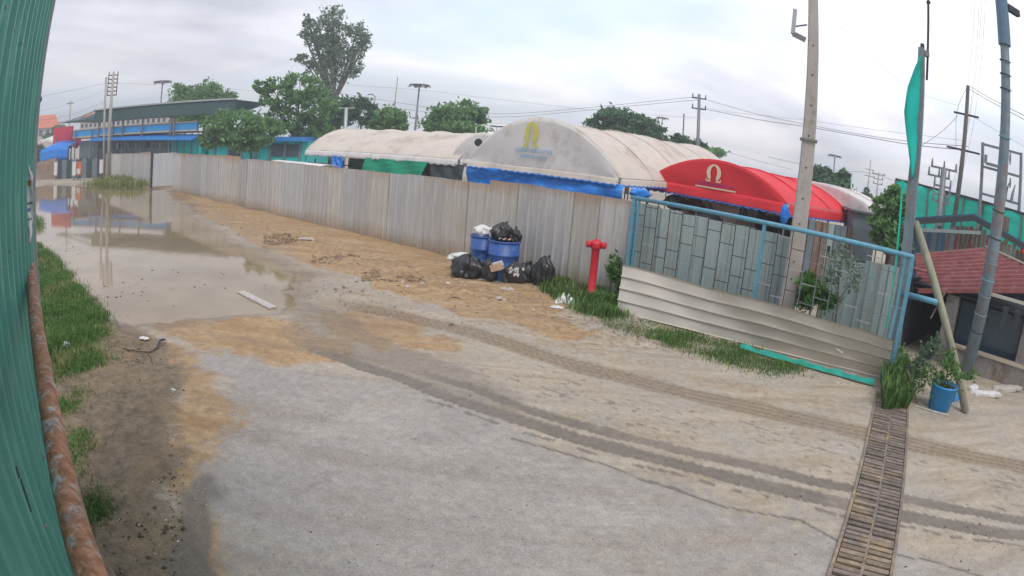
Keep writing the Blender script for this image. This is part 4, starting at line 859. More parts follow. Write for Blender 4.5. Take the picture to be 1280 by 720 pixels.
tree('small green tree right of the dark tree, behind the long marquee', 50, [(488, 148, 18, 12), (475, 156, 14, 10), (492, 158, 14, 8)], 2600, .2, m_leafB, 26)
tree('spreading tree behind the marquee, left of the big white tent', 48, [(572, 142, 26, 17), (595, 145, 14, 10), (555, 155, 22, 11), (570, 158, 32, 9), (543, 160, 12, 6)], 6500, .2, m_leafB, 27)
tree('broad dark tree behind the ridge of the big white tent', 50, [(770, 148, 22, 13), (790, 155, 26, 14), (815, 168, 18, 12), (750, 152, 14, 8), (828, 178, 10, 8)], 6500, .2, m_leafA, 28)
tree('small tree at the foot of the pole between the white and red tents', 52, [(848, 178, 12, 10), (862, 185, 10, 8), (875, 184, 10, 9)], 2200, .2, m_leafA, 29)
tree('low strip of foliage peeping over the back of the red tent', 60, [(890, 190, 16, 5)], 900, .2, m_leafB, 30)
tree('spiky tree behind the red tent, right of the concrete pole', 42, [(1040, 228, 22, 13), (1028, 218, 14, 9), (1055, 225, 12, 12), (1042, 240, 26, 8)], 3600, .22, m_leafA, 31, clumps=60, tight=.15)
tree('small conical dark tree right of the spiky tree', 60, [(1083, 246, 8, 6), (1084, 240, 4, 5), (1110, 248, 8, 5)], 1500, .18, m_leafA, 32)
tree('large green bush growing beside the gate post on its left', 16.5, [(1108, 262, 16, 16), (1122, 245, 12, 14), (1106, 285, 18, 20), (1125, 275, 12, 22), (1118, 300, 18, 16)], 9500, .075, m_leafB, 33, name='bush', cat='bush')
tree('small bush at the far end of the road by the green wall', 75, [(48, 188, 8, 8), (45, 205, 8, 9)], 1400, .2, m_leafA, 34, name='bush', cat='bush')
tree('leafy bush before the orange-roofed houses far left', 85, [(75, 163, 9, 6), (62, 172, 9, 5)], 1200, .25, m_leafC, 35, name='bush', cat='bush')
tree('green weeds behind the lattice gate, beside the concrete pole', 11.0, [(1018, 362, 18, 18), (1005, 378, 12, 12), (1035, 375, 14, 14), (1010, 345, 8, 8)], 1500, .05, m_leafY, 36, name='weed_bush', cat='weeds', trunk_r=.01)
tree('dry climbing weed behind the right half of the lattice gate', 10.6, [(1052, 322, 20, 16), (1040, 345, 14, 14), (1070, 345, 12, 22)], 600, .04, m_leafC, 37, name='weed_bush', cat='weeds', trunk_r=.01, clumps=60)
tree('thin weed growing up the fence behind the hydrant', 12.6, [(768, 335, 9, 16), (775, 352, 8, 12)], 420, .05, m_leafY, 38, name='weed_bush', cat='weeds', trunk_r=.008)
def bucket():
    b = gp(1172, 513, 0) ; d = unit((b[0], b[1], 0)); b = b + d * .1
    t = thing('blue_bucket', b, 'bright blue bucket planter with a leafy plant at the foot of the brace', 'bucket')
    MB().lathe(b, [(.185, 0), (.20, .01), (.25, .38), (.265, .385), (.265, .41), (.24, .41), (.23, .35)], 28).build('pail', m_bucket, t, True)
    MB().lathe(b + V3(0, 0, .34), [(.225, 0), (.22, .02), (.02, .03)], 20).build('soil', m_soil, t)
    p = thing('potted_plant', b + V3(0, 0, .34), 'leafy green plant spilling out of the blue bucket', 'plant'); r = random.Random(4); cs = []
    D = hypot(*b[:2])
    for k, (x, y, rx, ry) in enumerate([(1165, 470, 12, 12), (1185, 462, 12, 14), (1200, 465, 12, 7), (1215, 467, 9, 5), (1178, 480, 16, 8), (1188, 445, 8, 12), (1155, 478, 8, 10)]):
        c = at(x, y, D - .02); wx = np.linalg.norm(at(x + rx, y, D) - c); cs.append((c, (wx, wx, wx * ry / rx)))
        MB().tube([b + V3(0, 0, .34), (b + c) / 2 + V3(0, 0, .25), c], [.008, .006, .003], 5).build('stem', m_twig, p)
    leaf_cloud('leaves', cs, 900, .035, m_leafY, p, 44, 40, .3)
bucket()
tree('straggly dark weeds between the gate post and the blue bucket', 10.0, [(1140, 470, 9, 18), (1150, 455, 10, 16), (1160, 440, 10, 14), (1170, 430, 8, 12)], 1300, .035, m_leafC, 45, name='weed_bush', cat='weeds', trunk_r=.006)
tree('weeds growing at the torn right end of the leaning sheet', 9.8, [(1120, 465, 7, 14), (1126, 445, 5, 12)], 500, .03, m_leafB, 46, name='weed_bush', cat='weeds', trunk_r=.006)

# ------------------------------------------------------------------ tents
def arch_tent(label, FL, FR, length, rise, z, m, mg=None, group='arched canopy tents', valance=.32, vm=None, bays=1, sag=.0, legs=True, gable=True, scallop=.0, skew=0.0, vback=False, drop=.0):
    """barrel-roofed canopy: FL-FR is the front gable (near), the roof runs back from it"""
    FL = V3(*FL[:2], z); FR = V3(*FR[:2], z); wv = FR - FL; W_ = np.linalg.norm(wv); s = wv / W_; bk = V3(-s[1], s[0], 0)
    if bk @ FL < 0: bk = -bk
    bk = unit(bk + s * skew)
    t = thing('arch_tent', ((FL + FR) / 2) * V3(1, 1, 0), label, 'tent', group)
    arc = lambda u: FL + wv * (.5 - .5 * cos(pi * u)) + UP * rise * sin(pi * u) ** 1.75
    def roof(u, v):
        b = v * bays; fr = b - math.floor(min(b, bays - 1e-6)); k = sag * sin(pi * min(1, fr)) if bays > 1 else sag * sin(pi * v)
        p = arc(u); return p + bk * length * v + UP * (-k * sin(pi * u)) + UP * (.014 * sin(u * 25 + v * 9) * sin(v * 17) - .035 * abs(sin(v * pi * nrib)) ** .7 * sin(pi * u)) - UP * drop * v
    nrib = max(2, round(length / 1.6))
    MB().grid(roof, 28, 10 * nrib, .01).build('roof', m, t, True)
    for k in range(1, nrib): MB().tube([roof(u, k / nrib) + UP * .012 for u in np.linspace(0, 1, 22)], .016, 5).build('seam', m, t, True)
    if gable:
        mb = MB()
        def gb_(u, v):
            p = arc(u); base = FL + wv * (.5 - .5 * cos(pi * u)) - UP * .10; q = base * (1 - v) + p * v
            return q - bk * (.03 + .015 * sin(u * 14 + v * 5))
        mb.grid(gb_, 28, 10, .008).build('gable', mg or m, t, True)
    def val(A, B, nm, out):
        n = max(8, int(np.linalg.norm(B - A) / .11))
        def f(u, v):
            low = valance * (1 + (.16 * abs(sin(u * n * pi / 2)) if scallop else 0)); return A + (B - A) * u + out * (.06 + .015 * sin(u * 21)) * (1 + v) - UP * low * v
        MB().grid(f, n * 2, 4, .006).build(nm, m if vm is None else vm, t, True)
        if scallop:
            def e(u, v): low = valance * (1 + .16 * abs(sin(u * n * pi / 2))); return A + (B - A) * u + out * (.066 + .015 * sin(u * 21)) * 2 - UP * (low - .03 + scallop * v)
            MB().grid(e, n * 2, 1, .006).build('valance_edge', m_bluetarp, t)
    val(FL, FR, 'valance', -bk); val(FR, FR + bk * length - UP * drop, 'valance', s); val(FL, FL + bk * length - UP * drop, 'valance', -s)
    if legs:
        nl_ = max(2, int(length / 3.5) + 1)
        for k in range(nl_):
            for e in (FL, FR):
                p = e + bk * (length * k / (nl_ - 1)) ; MB().tube([V3(p[0], p[1], 0), V3(p[0], p[1], z - drop * k / (nl_ - 1))], .025, 8).build('leg', m_greymetal, t)
        for u in (.0, 1.0):
            e = FL + wv * u; MB().tube([e, e + bk * length - UP * drop], .02, 6).build('eave_pipe', m_greymetal, t)
    return t, s, bk, (lambda u, h: FL + wv * u + UP * h - bk * .06)
def ring_glyph(mb, C, s, up, w_, h, th0, th1, feet=True, drop=False):
    """a horseshoe drawn as an open ring with two feet"""
    n = 22; a0, a1 = (-58, 238) if not drop else (-90, 270); vs_ = []
    nrm = unit(np.cross(s, up))
    for side in (0, 1):
        for i in range(n + 1):
            a = R(a0 + (a1 - a0) * i / n); th = th0 + (th1 - th0) * abs(cos(a))
            for q in (0, 1):
                rx, ry = w_ / 2 - q * th, h / 2 - q * th * .8; vs_.append(C + s * rx * cos(a) + up * ry * sin(a) + nrm * (.008 if side else 0))
    o = 2 * (n + 1); fs = []
    for i in range(n): a = 2 * i; fs += [(a, a + 2, a + 3, a + 1), (o + a + 1, o + a + 3, o + a + 2, o + a), (a + 2, a, o + a, o + a + 2), (a + 1, a + 3, o + a + 3, o + a + 1)]
    mb.add(vs_, fs)
    if feet:
        for sg in (-1, 1):
            mb.box(C + s * sg * w_ * .36 - up * h * .47, (w_ * .17, h * .045, .006), s, up, nrm)
            mb.box(C + s * sg * w_ * .50 - up * h * .42, (w_ * .03, h * .09, .006), s, up, nrm)
# big white tent
wt, s_, bk_, P_ = arch_tent('big white arched tent with a yellow horseshoe emblem above the blue tarp', (-1.50, 17.55), (2.27, 14.28), 8.5, 1.34, 2.40, m_canvas2, m_canvas, valance=.16, bays=2, sag=.10, scallop=.035)
mb = MB(); ring_glyph(mb, P_(.455, .88) - bk_ * .03, s_, UP, .42, .62, .09, .12, feet=False); 
for sg in (-1, 1): mb.box(P_(.455, .57) - bk_ * .03 + s_ * sg * .16, (.06, .04, .006), s_, UP, bk_)
mb.build('yellow_emblem', m_yellow, wt)
def glyph_row(parent, P, u0, u1, h, size, m, nm, seed):
    r = random.Random(seed); A = P(u0, h); B = P(u1, h); L0 = np.linalg.norm(B - A); d = (B - A) / L0; x = 0; mb = MB()
    while x < L0 - size * .7:
        w_ = size * r.uniform(.45, .75); c = A + d * x
        mb.box(c + d * w_ * .1, (size * .06, size * .45, .004), d, UP, np.cross(d, UP)); mb.box(c + d * w_ * .5 + UP * size * .38 * r.choice((1, 1, -1)), (w_ * .4, size * .07, .004), d, UP, np.cross(d, UP)); mb.box(c + d * w_ * .9, (size * .06, size * r.uniform(.25, .45), .0045), d, UP, np.cross(d, UP))
        if r.random() < .35: mb.box(c + d * w_ * .6 + UP * size * .68, (w_ * .25, size * .05, .004), d, UP, np.cross(d, UP))
        x += w_ + size * .28
    mb.build(nm, m, parent)
Pm = lambda u, h: P_(u, h) - bk_ * .02
glyph_row(wt, Pm,    .355, .61, .44, .105, m_ltblue, 'lettering_row', 3); glyph_row(wt, Pm,    .39, .58, .28, .085, m_ltblue, 'lettering_row', 4)
# blue tarp hung under its valance
A = V3(-1.50, 17.55, 0); B = V3(2.40, 14.17, 0)
def tarp(u, v): p = A + (B - A) * u; return p - bk_ * (.05 + .05 * sin(v * 9 + u * 6) + .03 * sin(u * 40)) + V3(0, 0, 2.27 - (.95) * v + .03 * sin(u * 15) * v)
solo(MB().grid(tarp, 60, 16, .01), 'blue_tarp', m_bluetarp, 'long wrinkled blue tarp hanging under the front of the big white tent', 'tarp', smooth=True)
def bunch(px, py, D, r_, m, nm, label, cat, seed):
    c = at(px, py, D); r = np.random.default_rng(seed); ph = r.uniform(0, 6, 6)
    def f(u, v):
        a = u * 2 * pi; e = -pi / 2 + v * pi; k = 1 + .25 * sin(3 * a + ph[0]) * cos(e * 3) + .15 * sin(7 * a + ph[1] + 3 * e)
        return c + V3(cos(e) * cos(a) * r_[0] * k, cos(e) * sin(a) * r_[0] * .6 * k, sin(e) * r_[1] * (1 + .1 * sin(5 * a)))
    solo(MB().grid(f, 22, 14), nm, m, label, cat, smooth=True)
bunch(800, 242, 13.6, (.22, .11), m_bluetarp, 'gathered_tarp', 'gathered end of blue tarp beside the left post of the lattice gate', 'tarp', 1)
bunch(981, 268, 13.0, (.10, .20), m_bluetarp, 'blue_cloth', 'bright blue cloth bundle tied at the right corner of the red tent', 'cloth', 2)
# small tent between marquee and big tent
arch_tent('small white tent end with a round black mark, between the marquee and the big tent', (-2.45, 21.3), (-.35, 20.2), 3.0, .95, 2.35, m_canvas, valance=.15)
c = at(598, 178, 20.3); solo(MB().lathe(c, [(.13, 0), (.13, .01), (.08, .012), (.08, .004)], 20, unit((-c[0], -c[1], 0))), 'round_emblem', m_darkmetal, 'round black emblem on the white tent between the marquee and the big tent', 'emblem')
# long marquee at left (its long eave faces the road)
def marquee():
    A = V3(-9.34, 25.42, 2.32); B = V3(-2.15, 20.95, 2.32); d = unit(B - A); pk = V3(-d[1], d[0], 0); pk = pk if pk @ A > 0 else -pk; W_ = 5.0; rise = 1.0; L0 = np.linalg.norm(B - A)
    t = thing('long_marquee', (A + B) / 2 * V3(1, 1, 0), 'long low white arched marquee behind the fence, over the green tarp', 'tent', 'arched canopy tents')
    def roof(u, v):
        b = (v * 4) % 1 if v < 1 else 0; e = (1 - .0 * v)
        return A + d * L0 * v + pk * W_ * (.5 - .5 * cos(pi * u)) + UP * (rise - .07 * abs(sin(v * 6 * pi)) ** .7) * sin(pi * u) ** 1.75 + UP * .015 * sin(v * 60) * sin(pi * u)
    MB().grid(roof, 20, 64, .01).build('roof', m_canvas2, t, True)
    for e, nm in ((A, 'gable'), (B, 'gable')):
        MB().grid(lambda u, v: e + pk * W_ * (.5 - .5 * cos(pi * u)) + UP * rise * sin(pi * u) ** 1.75 * v + (d if e is B else -d) * (.03 + .02 * sin(u * 14)), 24, 6, .01).build(nm, m_canvas, t, True)
    for P0, P1 in ((A, B), (B, B + pk * W_)):
        n = int(np.linalg.norm(P1 - P0) / .16); out = -pk if P0 is A else d
        MB().grid(lambda u, v: P0 + (P1 - P0) * u + out * .05 * (1 + .3 * sin(u * 50)) * (1 + v) - UP * v * (.20 + .05 * abs(sin(u * n * pi / 2))), n * 2, 3, .006).build('valance', m_canvas, t, True)
    for k in range(5):
        for q in (0, 1): p = A + d * L0 * k / 4 + pk * W_ * q; MB().tube([p * V3(1, 1, 0), p], .03, 8).build('leg', m_greymetal, t)
    return A, B, d, pk, L0
MA, MB_, md_, mp_, mL = marquee()
def along(k, o, z): return MA + md_ * mL * k + mp_ * o + V3(0, 0, z - 2.32)
# green tarp, dark net, blue cloth, rails below the marquee
def seg(u0, u1, z0, z1, o, m, nm, label, cat, slant=0, wr=.04):
    f = lambda u, v: along(u0 + (u1 - u0) * u + slant * (1 - v), o, z0 + (z1 - z0) * v) + mp_ * wr * sin(u * 14 + v * 6)
    return solo(MB().grid(f, 24, 6, .01), nm, m, label, cat)
ku = lambda x, y: None
seg(.475, .845, 1.15, 2.14, -.12, m_greentarp, 'green_tarp', 'slanting green tarp hung below the long white marquee', 'tarp', -.05)
seg(.86, 1.03, 1.1, 2.16, -.05, m_dark, 'dark_net', 'dark blue-grey net panel right of the green tarp', 'net')
seg(.225, .305, 1.35, 2.16, -.1, m_bluetarp, 'blue_cloth', 'bright blue cloth hanging from the left part of the long marquee', 'cloth', .02)
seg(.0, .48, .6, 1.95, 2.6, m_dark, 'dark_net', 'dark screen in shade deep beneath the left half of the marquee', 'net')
t = thing('metal_railing', along(.2, .3, 0), 'dark metal railing standing under the left half of the marquee', 'railing')
for z in (1.5, 1.75): MB().bar(along(-.02, .3, z), along(.44, .3, z), .04, .04).build('rail', m_darkmetal, t)
for k in range(9): MB().bar(along(-.02 + k * .056, .3, 0), along(-.02 + k * .056, .3, 1.95 if k % 2 else 1.8), .04, .04, md_).build('rail_post', m_darkmetal, t)
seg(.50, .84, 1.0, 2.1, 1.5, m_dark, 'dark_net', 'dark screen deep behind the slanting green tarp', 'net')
t = thing('roller_drum_roof', at(385, 206, 21.5) * V3(1, 1, 0), 'low curved pale sheet showing just above the long fence top', 'roof sheet')
a, b = at(338, 200, 24.6), at(402, 206, 21.2); d_ = unit(b - a); q_ = V3(-d_[1], d_[0], 0)
MB().grid(lambda u, v: a + (b - a) * v + q_ * 1.0 * (u - .2) + UP * (.10 * sin(pi * u) - .12), 10, 8, .02).build('curved_sheet', m_canvas, t, True)
for p in (a, b): MB().tube([p * V3(1, 1, 0), p - UP * .1], .03, 6).build('leg', m_darkmetal, t)
# red tent
rt, s_, bk_, P_ = arch_tent('red arched tent with a white omega sign on its gable', (3.45, 16.5), (6.14, 13.16), 6.0, .77, 2.40, m_redcanvas, valance=.26, bays=1, sag=.05, scallop=.03, drop=.12)
mb = MB(); Cg = P_(.50, .42); ring_glyph(mb, Cg - bk_ * .02, s_, UP, .44, .44, .045, .115); mb.build('omega_sign', m_cream, rt)
Pm = lambda u, h: P_(u, h) - bk_ * .02
glyph_row(rt, Pm, .395, .66, .125, .055, m_purple, 'lettering_row', 7)
a, b = Pm(.375, .04), Pm(.665, .04); MB().bar(a, b, .012, .035).build('white_line', m_cream, rt)
# blue-edged dark back panel and furniture below the red tent
def panel(x0, y0, x1, y1, D0, D1, m, nm, label, cat, zb=None, th=.06):
    a, b = at(x0, y0, D0), at(x1, y1, D1); d = unit((b - a) * V3(1, 1, 0)); n_ = V3(-d[1], d[0], 0)
    z1 = a[2]; z1b = b[2]; z0 = 0 if zb is None else zb
    A0, B0 = a * V3(1, 1, 0), b * V3(1, 1, 0); vs_ = [A0 + UP * z0, B0 + UP * z0, b, a]; vs_ += [p + n_ * th for p in vs_]
    return MB().add(vs_, [(0, 1, 2, 3), (7, 6, 5, 4), (0, 4, 5, 1), (1, 5, 6, 2), (2, 6, 7, 3), (3, 7, 4, 0)]), a, b, d, n_
mb, a, b, d, n_ = panel(850, 243, 978, 262, 22, 22, m_creamwall, '', '', ''); 
t = thing('site_cabin', (a + b) / 2 * V3(1, 1, 0), 'pale cabin wall with small windows seen under the red tent', 'cabin'); mb.build('wall', m_creamwall, t)
for (x0, x1, y) in ((866, 878, 257), (925, 936, 262), (948, 958, 265)):
    c0, c1 = at(x0, y - 8, 21.9), at(x1, y - 7, 21.9); w2 = np.linalg.norm((c1 - c0)[:2]) / 2; cc = (c0 + c1) / 2 - UP * .25
    MB().box(cc, (w2 + .04, .02, .32), d, n_, UP).build('window_frame', m_white, t); MB().box(cc - n_ * .0 - unit((cc[0], cc[1], 0)) * .03, (w2, .02, .27), d, n_, UP).build('window_pane', m_glass, t)
MB().box((a + b) / 2 + n_ * 1.2 + UP * .05, (3.0, 1.4, .06), d, n_, UP).build('roof', m_greymetal, t)
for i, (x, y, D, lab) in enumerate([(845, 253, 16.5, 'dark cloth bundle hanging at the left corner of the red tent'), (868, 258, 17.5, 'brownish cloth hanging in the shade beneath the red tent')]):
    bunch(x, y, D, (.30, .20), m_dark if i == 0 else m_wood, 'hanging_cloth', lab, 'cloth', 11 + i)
t = thing('folded_umbrella', at(893, 268, 16) * V3(1, 1, 0), 'dark peaked umbrella standing under the front of the red tent', 'umbrella')
c = at(888, 254, 16); MB().lathe(c - UP * .75, [(.62, 0), (.45, .28), (.12, .62), (.02, .72)], 8).build('canopy', m_dark, t); MB().tube([c * V3(1, 1, 0), c], .02, 6).build('pole', m_greymetal, t)
# shade net and boards on the right of the red tent
mb, a, b, d, n_ = panel(1002, 272, 1066, 285, 15.5, 17, m_greywall, '', '', ''); 
t = thing('board_screen', (a + b) / 2 * V3(1, 1, 0), 'grey-teal board screen under the right side of the red tent', 'screen')
for k in range(8):
    p = a + (b - a) * (k + .5) / 8; MB().box(p * V3(1, 1, .5), (np.linalg.norm(b - a) / 16 - .015, .02 + .01 * (k % 2), p[2] / 2), d, n_, UP).build('board', random.choice([m_sheet4, m_greywall, m_wood]), t)
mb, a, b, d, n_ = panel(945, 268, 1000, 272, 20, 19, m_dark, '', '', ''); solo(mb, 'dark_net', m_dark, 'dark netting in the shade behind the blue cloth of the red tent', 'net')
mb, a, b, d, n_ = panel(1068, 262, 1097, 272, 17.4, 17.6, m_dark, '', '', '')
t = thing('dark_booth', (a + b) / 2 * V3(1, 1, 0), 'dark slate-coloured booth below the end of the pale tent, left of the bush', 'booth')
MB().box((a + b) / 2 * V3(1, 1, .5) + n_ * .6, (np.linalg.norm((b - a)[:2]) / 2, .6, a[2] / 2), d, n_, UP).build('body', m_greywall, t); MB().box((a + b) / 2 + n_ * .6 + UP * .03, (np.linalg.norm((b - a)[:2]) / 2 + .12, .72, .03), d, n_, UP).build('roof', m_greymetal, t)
arch_tent('pale green-white tent behind the right end of the red tent', (7.2, 18.9), (10.55, 15.35), 3.2, .62, 2.45, m_canvas, valance=.2, drop=0)
arch_tent('pale tent ridge rising between the big white tent and the red tent', (4.2, 24.0), (7.6, 22.2), 6, 1.1, 2.45, m_canvas, valance=.2)

# ------------------------------------------------------------------ far left: canopy building and neighbours
def slab(t, nm, m, a, b, th, z0, z1, n_):          # upright block between two plan points
    a, b = V3(*a[:2], 0), V3(*b[:2], 0); d = unit(b - a); mid = (a + b) / 2 + n_ * th / 2; return MB().box(mid + UP * (z0 + z1) / 2, (np.linalg.norm(b - a) / 2, th / 2, (z1 - z0) / 2), d, n_, UP).build(nm, m, t)
def canopy_building():
    D0, D1 = 56, 47; a, b = at(95, 170, D0), at(252, 170, D1); e = at(388, 178, D1 - 5); a[2] = b[2] = 0; d = unit((b - a)); n_ = V3(-d[1], d[0], 0); n_ = n_ if n_ @ a > 0 else -n_
    P = lambda x: a + (b - a) * ((lambda f: f)(solve(x)))
    def solve(x):
        lo, hi = -1.5, 3.0
        for _ in range(40):
            m_ = (lo + hi) / 2; p = a + (b - a) * m_; ang = math.atan2(p[0], p[1])
            if ang < az(x, 175): lo = m_
            else: hi = m_
        return lo
    zz = lambda x, y: at(x, y, hypot(*P(x)[:2]))[2]
    t = thing('canopy_building', P(200), 'long blue-banded market building with a dark raised canopy roof', 'building')
    # lower storey walls
    slab(t, 'wall', m_greywall, P(100), P(210), 6, 0, zz(150, 173), n_); slab(t, 'turquoise_wall', m_tealwall, P(210.3), P(252), 6.02, 0, zz(230, 173), n_)
    # bands: lower blue awning, brown gap, blue fascia with pale rails
    A0, A1 = P(122), P(251)
    MB().add([A0 - n_ * 1.3 + UP * zz(130, 174), A1 - n_ * 1.3 + UP * zz(240, 174), A1 + UP * zz(240, 168), A0 + UP * zz(130, 169), A0 - n_ * 1.3 + UP * (zz(130, 174) - .08), A1 - n_ * 1.3 + UP * (zz(240, 174) - .08), A1 + UP * (zz(240, 168) - .08), A0 + UP * (zz(130, 169) - .08)],
        [(0, 1, 2, 3), (7, 6, 5, 4), (0, 4, 5, 1), (1, 5, 6, 2), (2, 6, 7, 3), (3, 7, 4, 0)]).build('lower_awning', m_bblue, t)
    A0, A1 = P(95), P(249)
    slab(t, 'fascia', m_fblue, A0 - n_ * .5, A1 - n_ * .5, .3, zz(170, 165.5), zz(170, 157.5), n_)
    slab(t, 'fascia_rail', m_beige, A0 - n_ * .56, A1 - n_ * .56, .4, zz(170, 157.4), zz(170, 155.8), n_); slab(t, 'fascia_rail', m_beige, A0 - n_ * .56, A1 - n_ * .56, .4, zz(170, 167.3), zz(170, 165.6), n_)
    slab(t, 'floor_slab', m_greywall, A0 - n_ * .2, A1 - n_ * .2, 6.3, zz(170, 168.6), zz(170, 167.4), n_)
    # raised canopy roof
    zt0, zt1 = zz(130, 133.5), zz(290, 127.5); C0, C1 = P(124), P(298); zl = zz(180, 146)
    hgt = [(C0, zt0), (C1, zt0 * .3 + zt1 * .7)]
    slope = 2.5; z_hi = zz(215, 130.0); z_lo = z_hi - (zz(215, 130) - zz(215, 146))
    vs_ = [C0 - n_ * .5 + UP * z_lo, C1 - n_ * .5 + UP * z_lo, C1 + n_ * 4.5 + UP * (z_hi + .5), C0 + n_ * 4.5 + UP * (z_hi + .5)]
    MB().add([C0 - n_ * 1 + UP * z_lo, C1 - n_ * 1 + UP * z_lo, C1 - n_ * .9 + UP * z_hi, C0 - n_ * .9 + UP * z_hi, C0 + n_ * .0 + UP * z_lo, C1 + n_ * .0 + UP * z_lo, C1 + n_ * 5 + UP * z_hi, C0 + n_ * 5 + UP * z_hi], [(0, 1, 2, 3), (3, 2, 6, 7), (4, 5, 1, 0), (5, 6, 2, 1), (7, 4, 0, 3), (5, 4, 7, 6)]).build('canopy_roof', m_dkgreen, t)
    slab(t, 'roof_edge', m_galv, C0 - n_ * 1.02, C1 - n_ * 1.02, .12, z_hi, z_hi + .12, n_)
    # swooping left end of the canopy
    L0 = P(80)
    def sw(u, v):
        p = C0 + (L0 - C0) * u; top = z_hi + (zz(92, 152) - z_hi) * (1 - (1 - u) ** 1.7); bot = z_lo + (zz(92, 153) - z_lo) * (1 - (1 - u) ** 1.5); return p - n_ * (.95 - 3 * 0) + UP * (bot * (1 - v) + top * v) + n_ * (v * 1.2)
    MB().grid(sw, 10, 3, .1).build('canopy_end', m_dkgreen, t, True)
    MB().tube([C0 + (L0 - C0) * u - n_ * 1.0 + UP * (z_hi + (zz(92, 152) - z_hi) * (1 - (1 - u) ** 1.7)) for u in np.linspace(0, 1, 9)], .10, 6).build('roof_edge', m_galv, t)
    # posts
    for x in (100, 120, 128, 146, 158, 182, 218, 222): p = P(x) - n_ * .7; MB().tube([p, p + UP * (z_lo + (.3 if x > 120 else -.6))], .07, 6).build('post', m_greymetal, t)
    # windows of the lower storey
    for x in (128, 143, 153, 166, 176, 186, 196):
        p = P(x); z1, z0 = zz(x, 178), zz(x, 185); w2 = .45; f_ = MB().box(p - n_ * .04 + UP * (z0 + z1) / 2, (w2, .03, (z1 - z0) / 2), d, n_, UP).build('window', m_glass, t)
        for q in (-1, 1): MB().box(p - n_ * .08 + d * q * w2 + UP * (z0 + z1) / 2, (.05, .03, (z1 - z0) / 2 + .05), d, n_, UP).build('window_frame', m_galv, t)
    for x in (214, 222, 231, 240, 248): p = P(x); MB().box(p - n_ * .04 + UP * zz(x, 184), (.04, .03, 1.2), d, n_, UP).build('seam', m_greywall, t)
    return P, zz, d, n_
CP, Czz, cd, cn = canopy_building()
def teal_shops():
    D = 48; a, b = at(262, 172, 47.5), at(386, 176, 44); d = unit((b - a) * V3(1, 1, 0)); n_ = V3(-d[1], d[0], 0); n_ = n_ if n_ @ a > 0 else -n_; z1 = at(330, 173, 45.7)[2]
    t = thing('turquoise_shophouse', (a + b) / 2 * V3(1, 1, 0), 'low turquoise shop row with a blue roof edge behind the bushy trees', 'building')
    slab(t, 'wall', m_tealwall, a, b, 5, 0, z1 - .2, n_); slab(t, 'roof_edge', m_bblue, a - n_ * .6, b - n_ * .6, 6, z1 - .2, z1 + .12, n_)
    for k in range(7):
        p = a + (b - a) * (k + .5) / 7; MB().box(p * V3(1, 1, 0) - n_ * .05 + UP * 1.4, (.09, .05, 1.4), d, n_, UP).build('pillar', m_greywall, t)
    for k in (1, 4, 5):
        p = a + (b - a) * (k + 1) / 7; MB().box(p * V3(1, 1, 0) - n_ * .03 + UP * 1.9, (.55, .03, .45), d, n_, UP).build('window', m_glass, t)
teal_shops()
def block(label, D, x0, x1, ytop, ybot, mw, mr_, nm='building', floors=3, cols=10, roof_h=.9, depth=8, D2=None, cat='building'):
    a, b = at(x0, ybot, D), at(x1, ybot, D2 or D); a[2] = b[2] = 0; d = unit(b - a); n_ = V3(-d[1], d[0], 0); n_ = n_ if n_ @ a > 0 else -n_; z1 = at((x0 + x1) / 2, ytop, D)[2]; L0 = np.linalg.norm(b - a)
    t = thing(nm, (a + b) / 2, label, cat); slab(t, 'wall', mw, a, b, depth, 0, z1, n_)
    o = .5; zr = z1; vs_ = [a - n_ * o - d * o + UP * zr, b - n_ * o + d * o + UP * zr, b + n_ * (depth + o) + d * o + UP * zr, a + n_ * (depth + o) - d * o + UP * zr, a + n_ * depth / 2 + d * 1 + UP * (zr + roof_h), b + n_ * depth / 2 - d * 1 + UP * (zr + roof_h)]
    MB().add(vs_, [(0, 1, 5, 4), (1, 2, 5), (2, 3, 4, 5), (3, 0, 4), (3, 2, 1, 0)]).build('roof', mr_, t)
    zb = at((x0 + x1) / 2, ybot, D)[2]; fh = (z1 - max(zb, 0)) / floors; wm_ = None; me1 = me2 = None
    for f in range(floors):
        for c in range(cols):
            p = a + d * L0 * (c + .5) / cols - n_ * .04 + UP * (z1 - fh * (f + .5)); 
            if me1 is None:
                o1 = MB().box((0, 0, 0), (L0 / cols * .28, .03, fh * .30), d, n_, UP).build('window', m_glass); o1.parent = t; me1 = o1.data
            else: o1 = bpy.data.objects.new('window', me1); col.objects.link(o1); o1.parent = t
            bb = t['_base']; o1.location = (p[0] - bb[0], p[1] - bb[1], p[2] - bb[2])
    for f in range(1, floors): slab(t, 'floor_band', m_beige, a - n_ * .08, b - n_ * .08, .1, z1 - fh * f - .12, z1 - fh * f + .1, n_)
    return t
block('long white apartment row seen under the dark canopy roof', 110, 100, 208, 143.5, 158, m_creamwall, m_orange, floors=2, cols=18, D2=100)
block('orange-roofed pale house at the far left beside the green wall', 150, 38, 72, 160, 172, m_creamwall, m_orange, floors=1, cols=4, roof_h=3.2)
block('small orange-roofed house peeping above the bush, right of the pale tents', 60, 1118, 1160, 236, 250, m_creamwall, m_orange, nm='house', floors=1, cols=3, roof_h=.9)
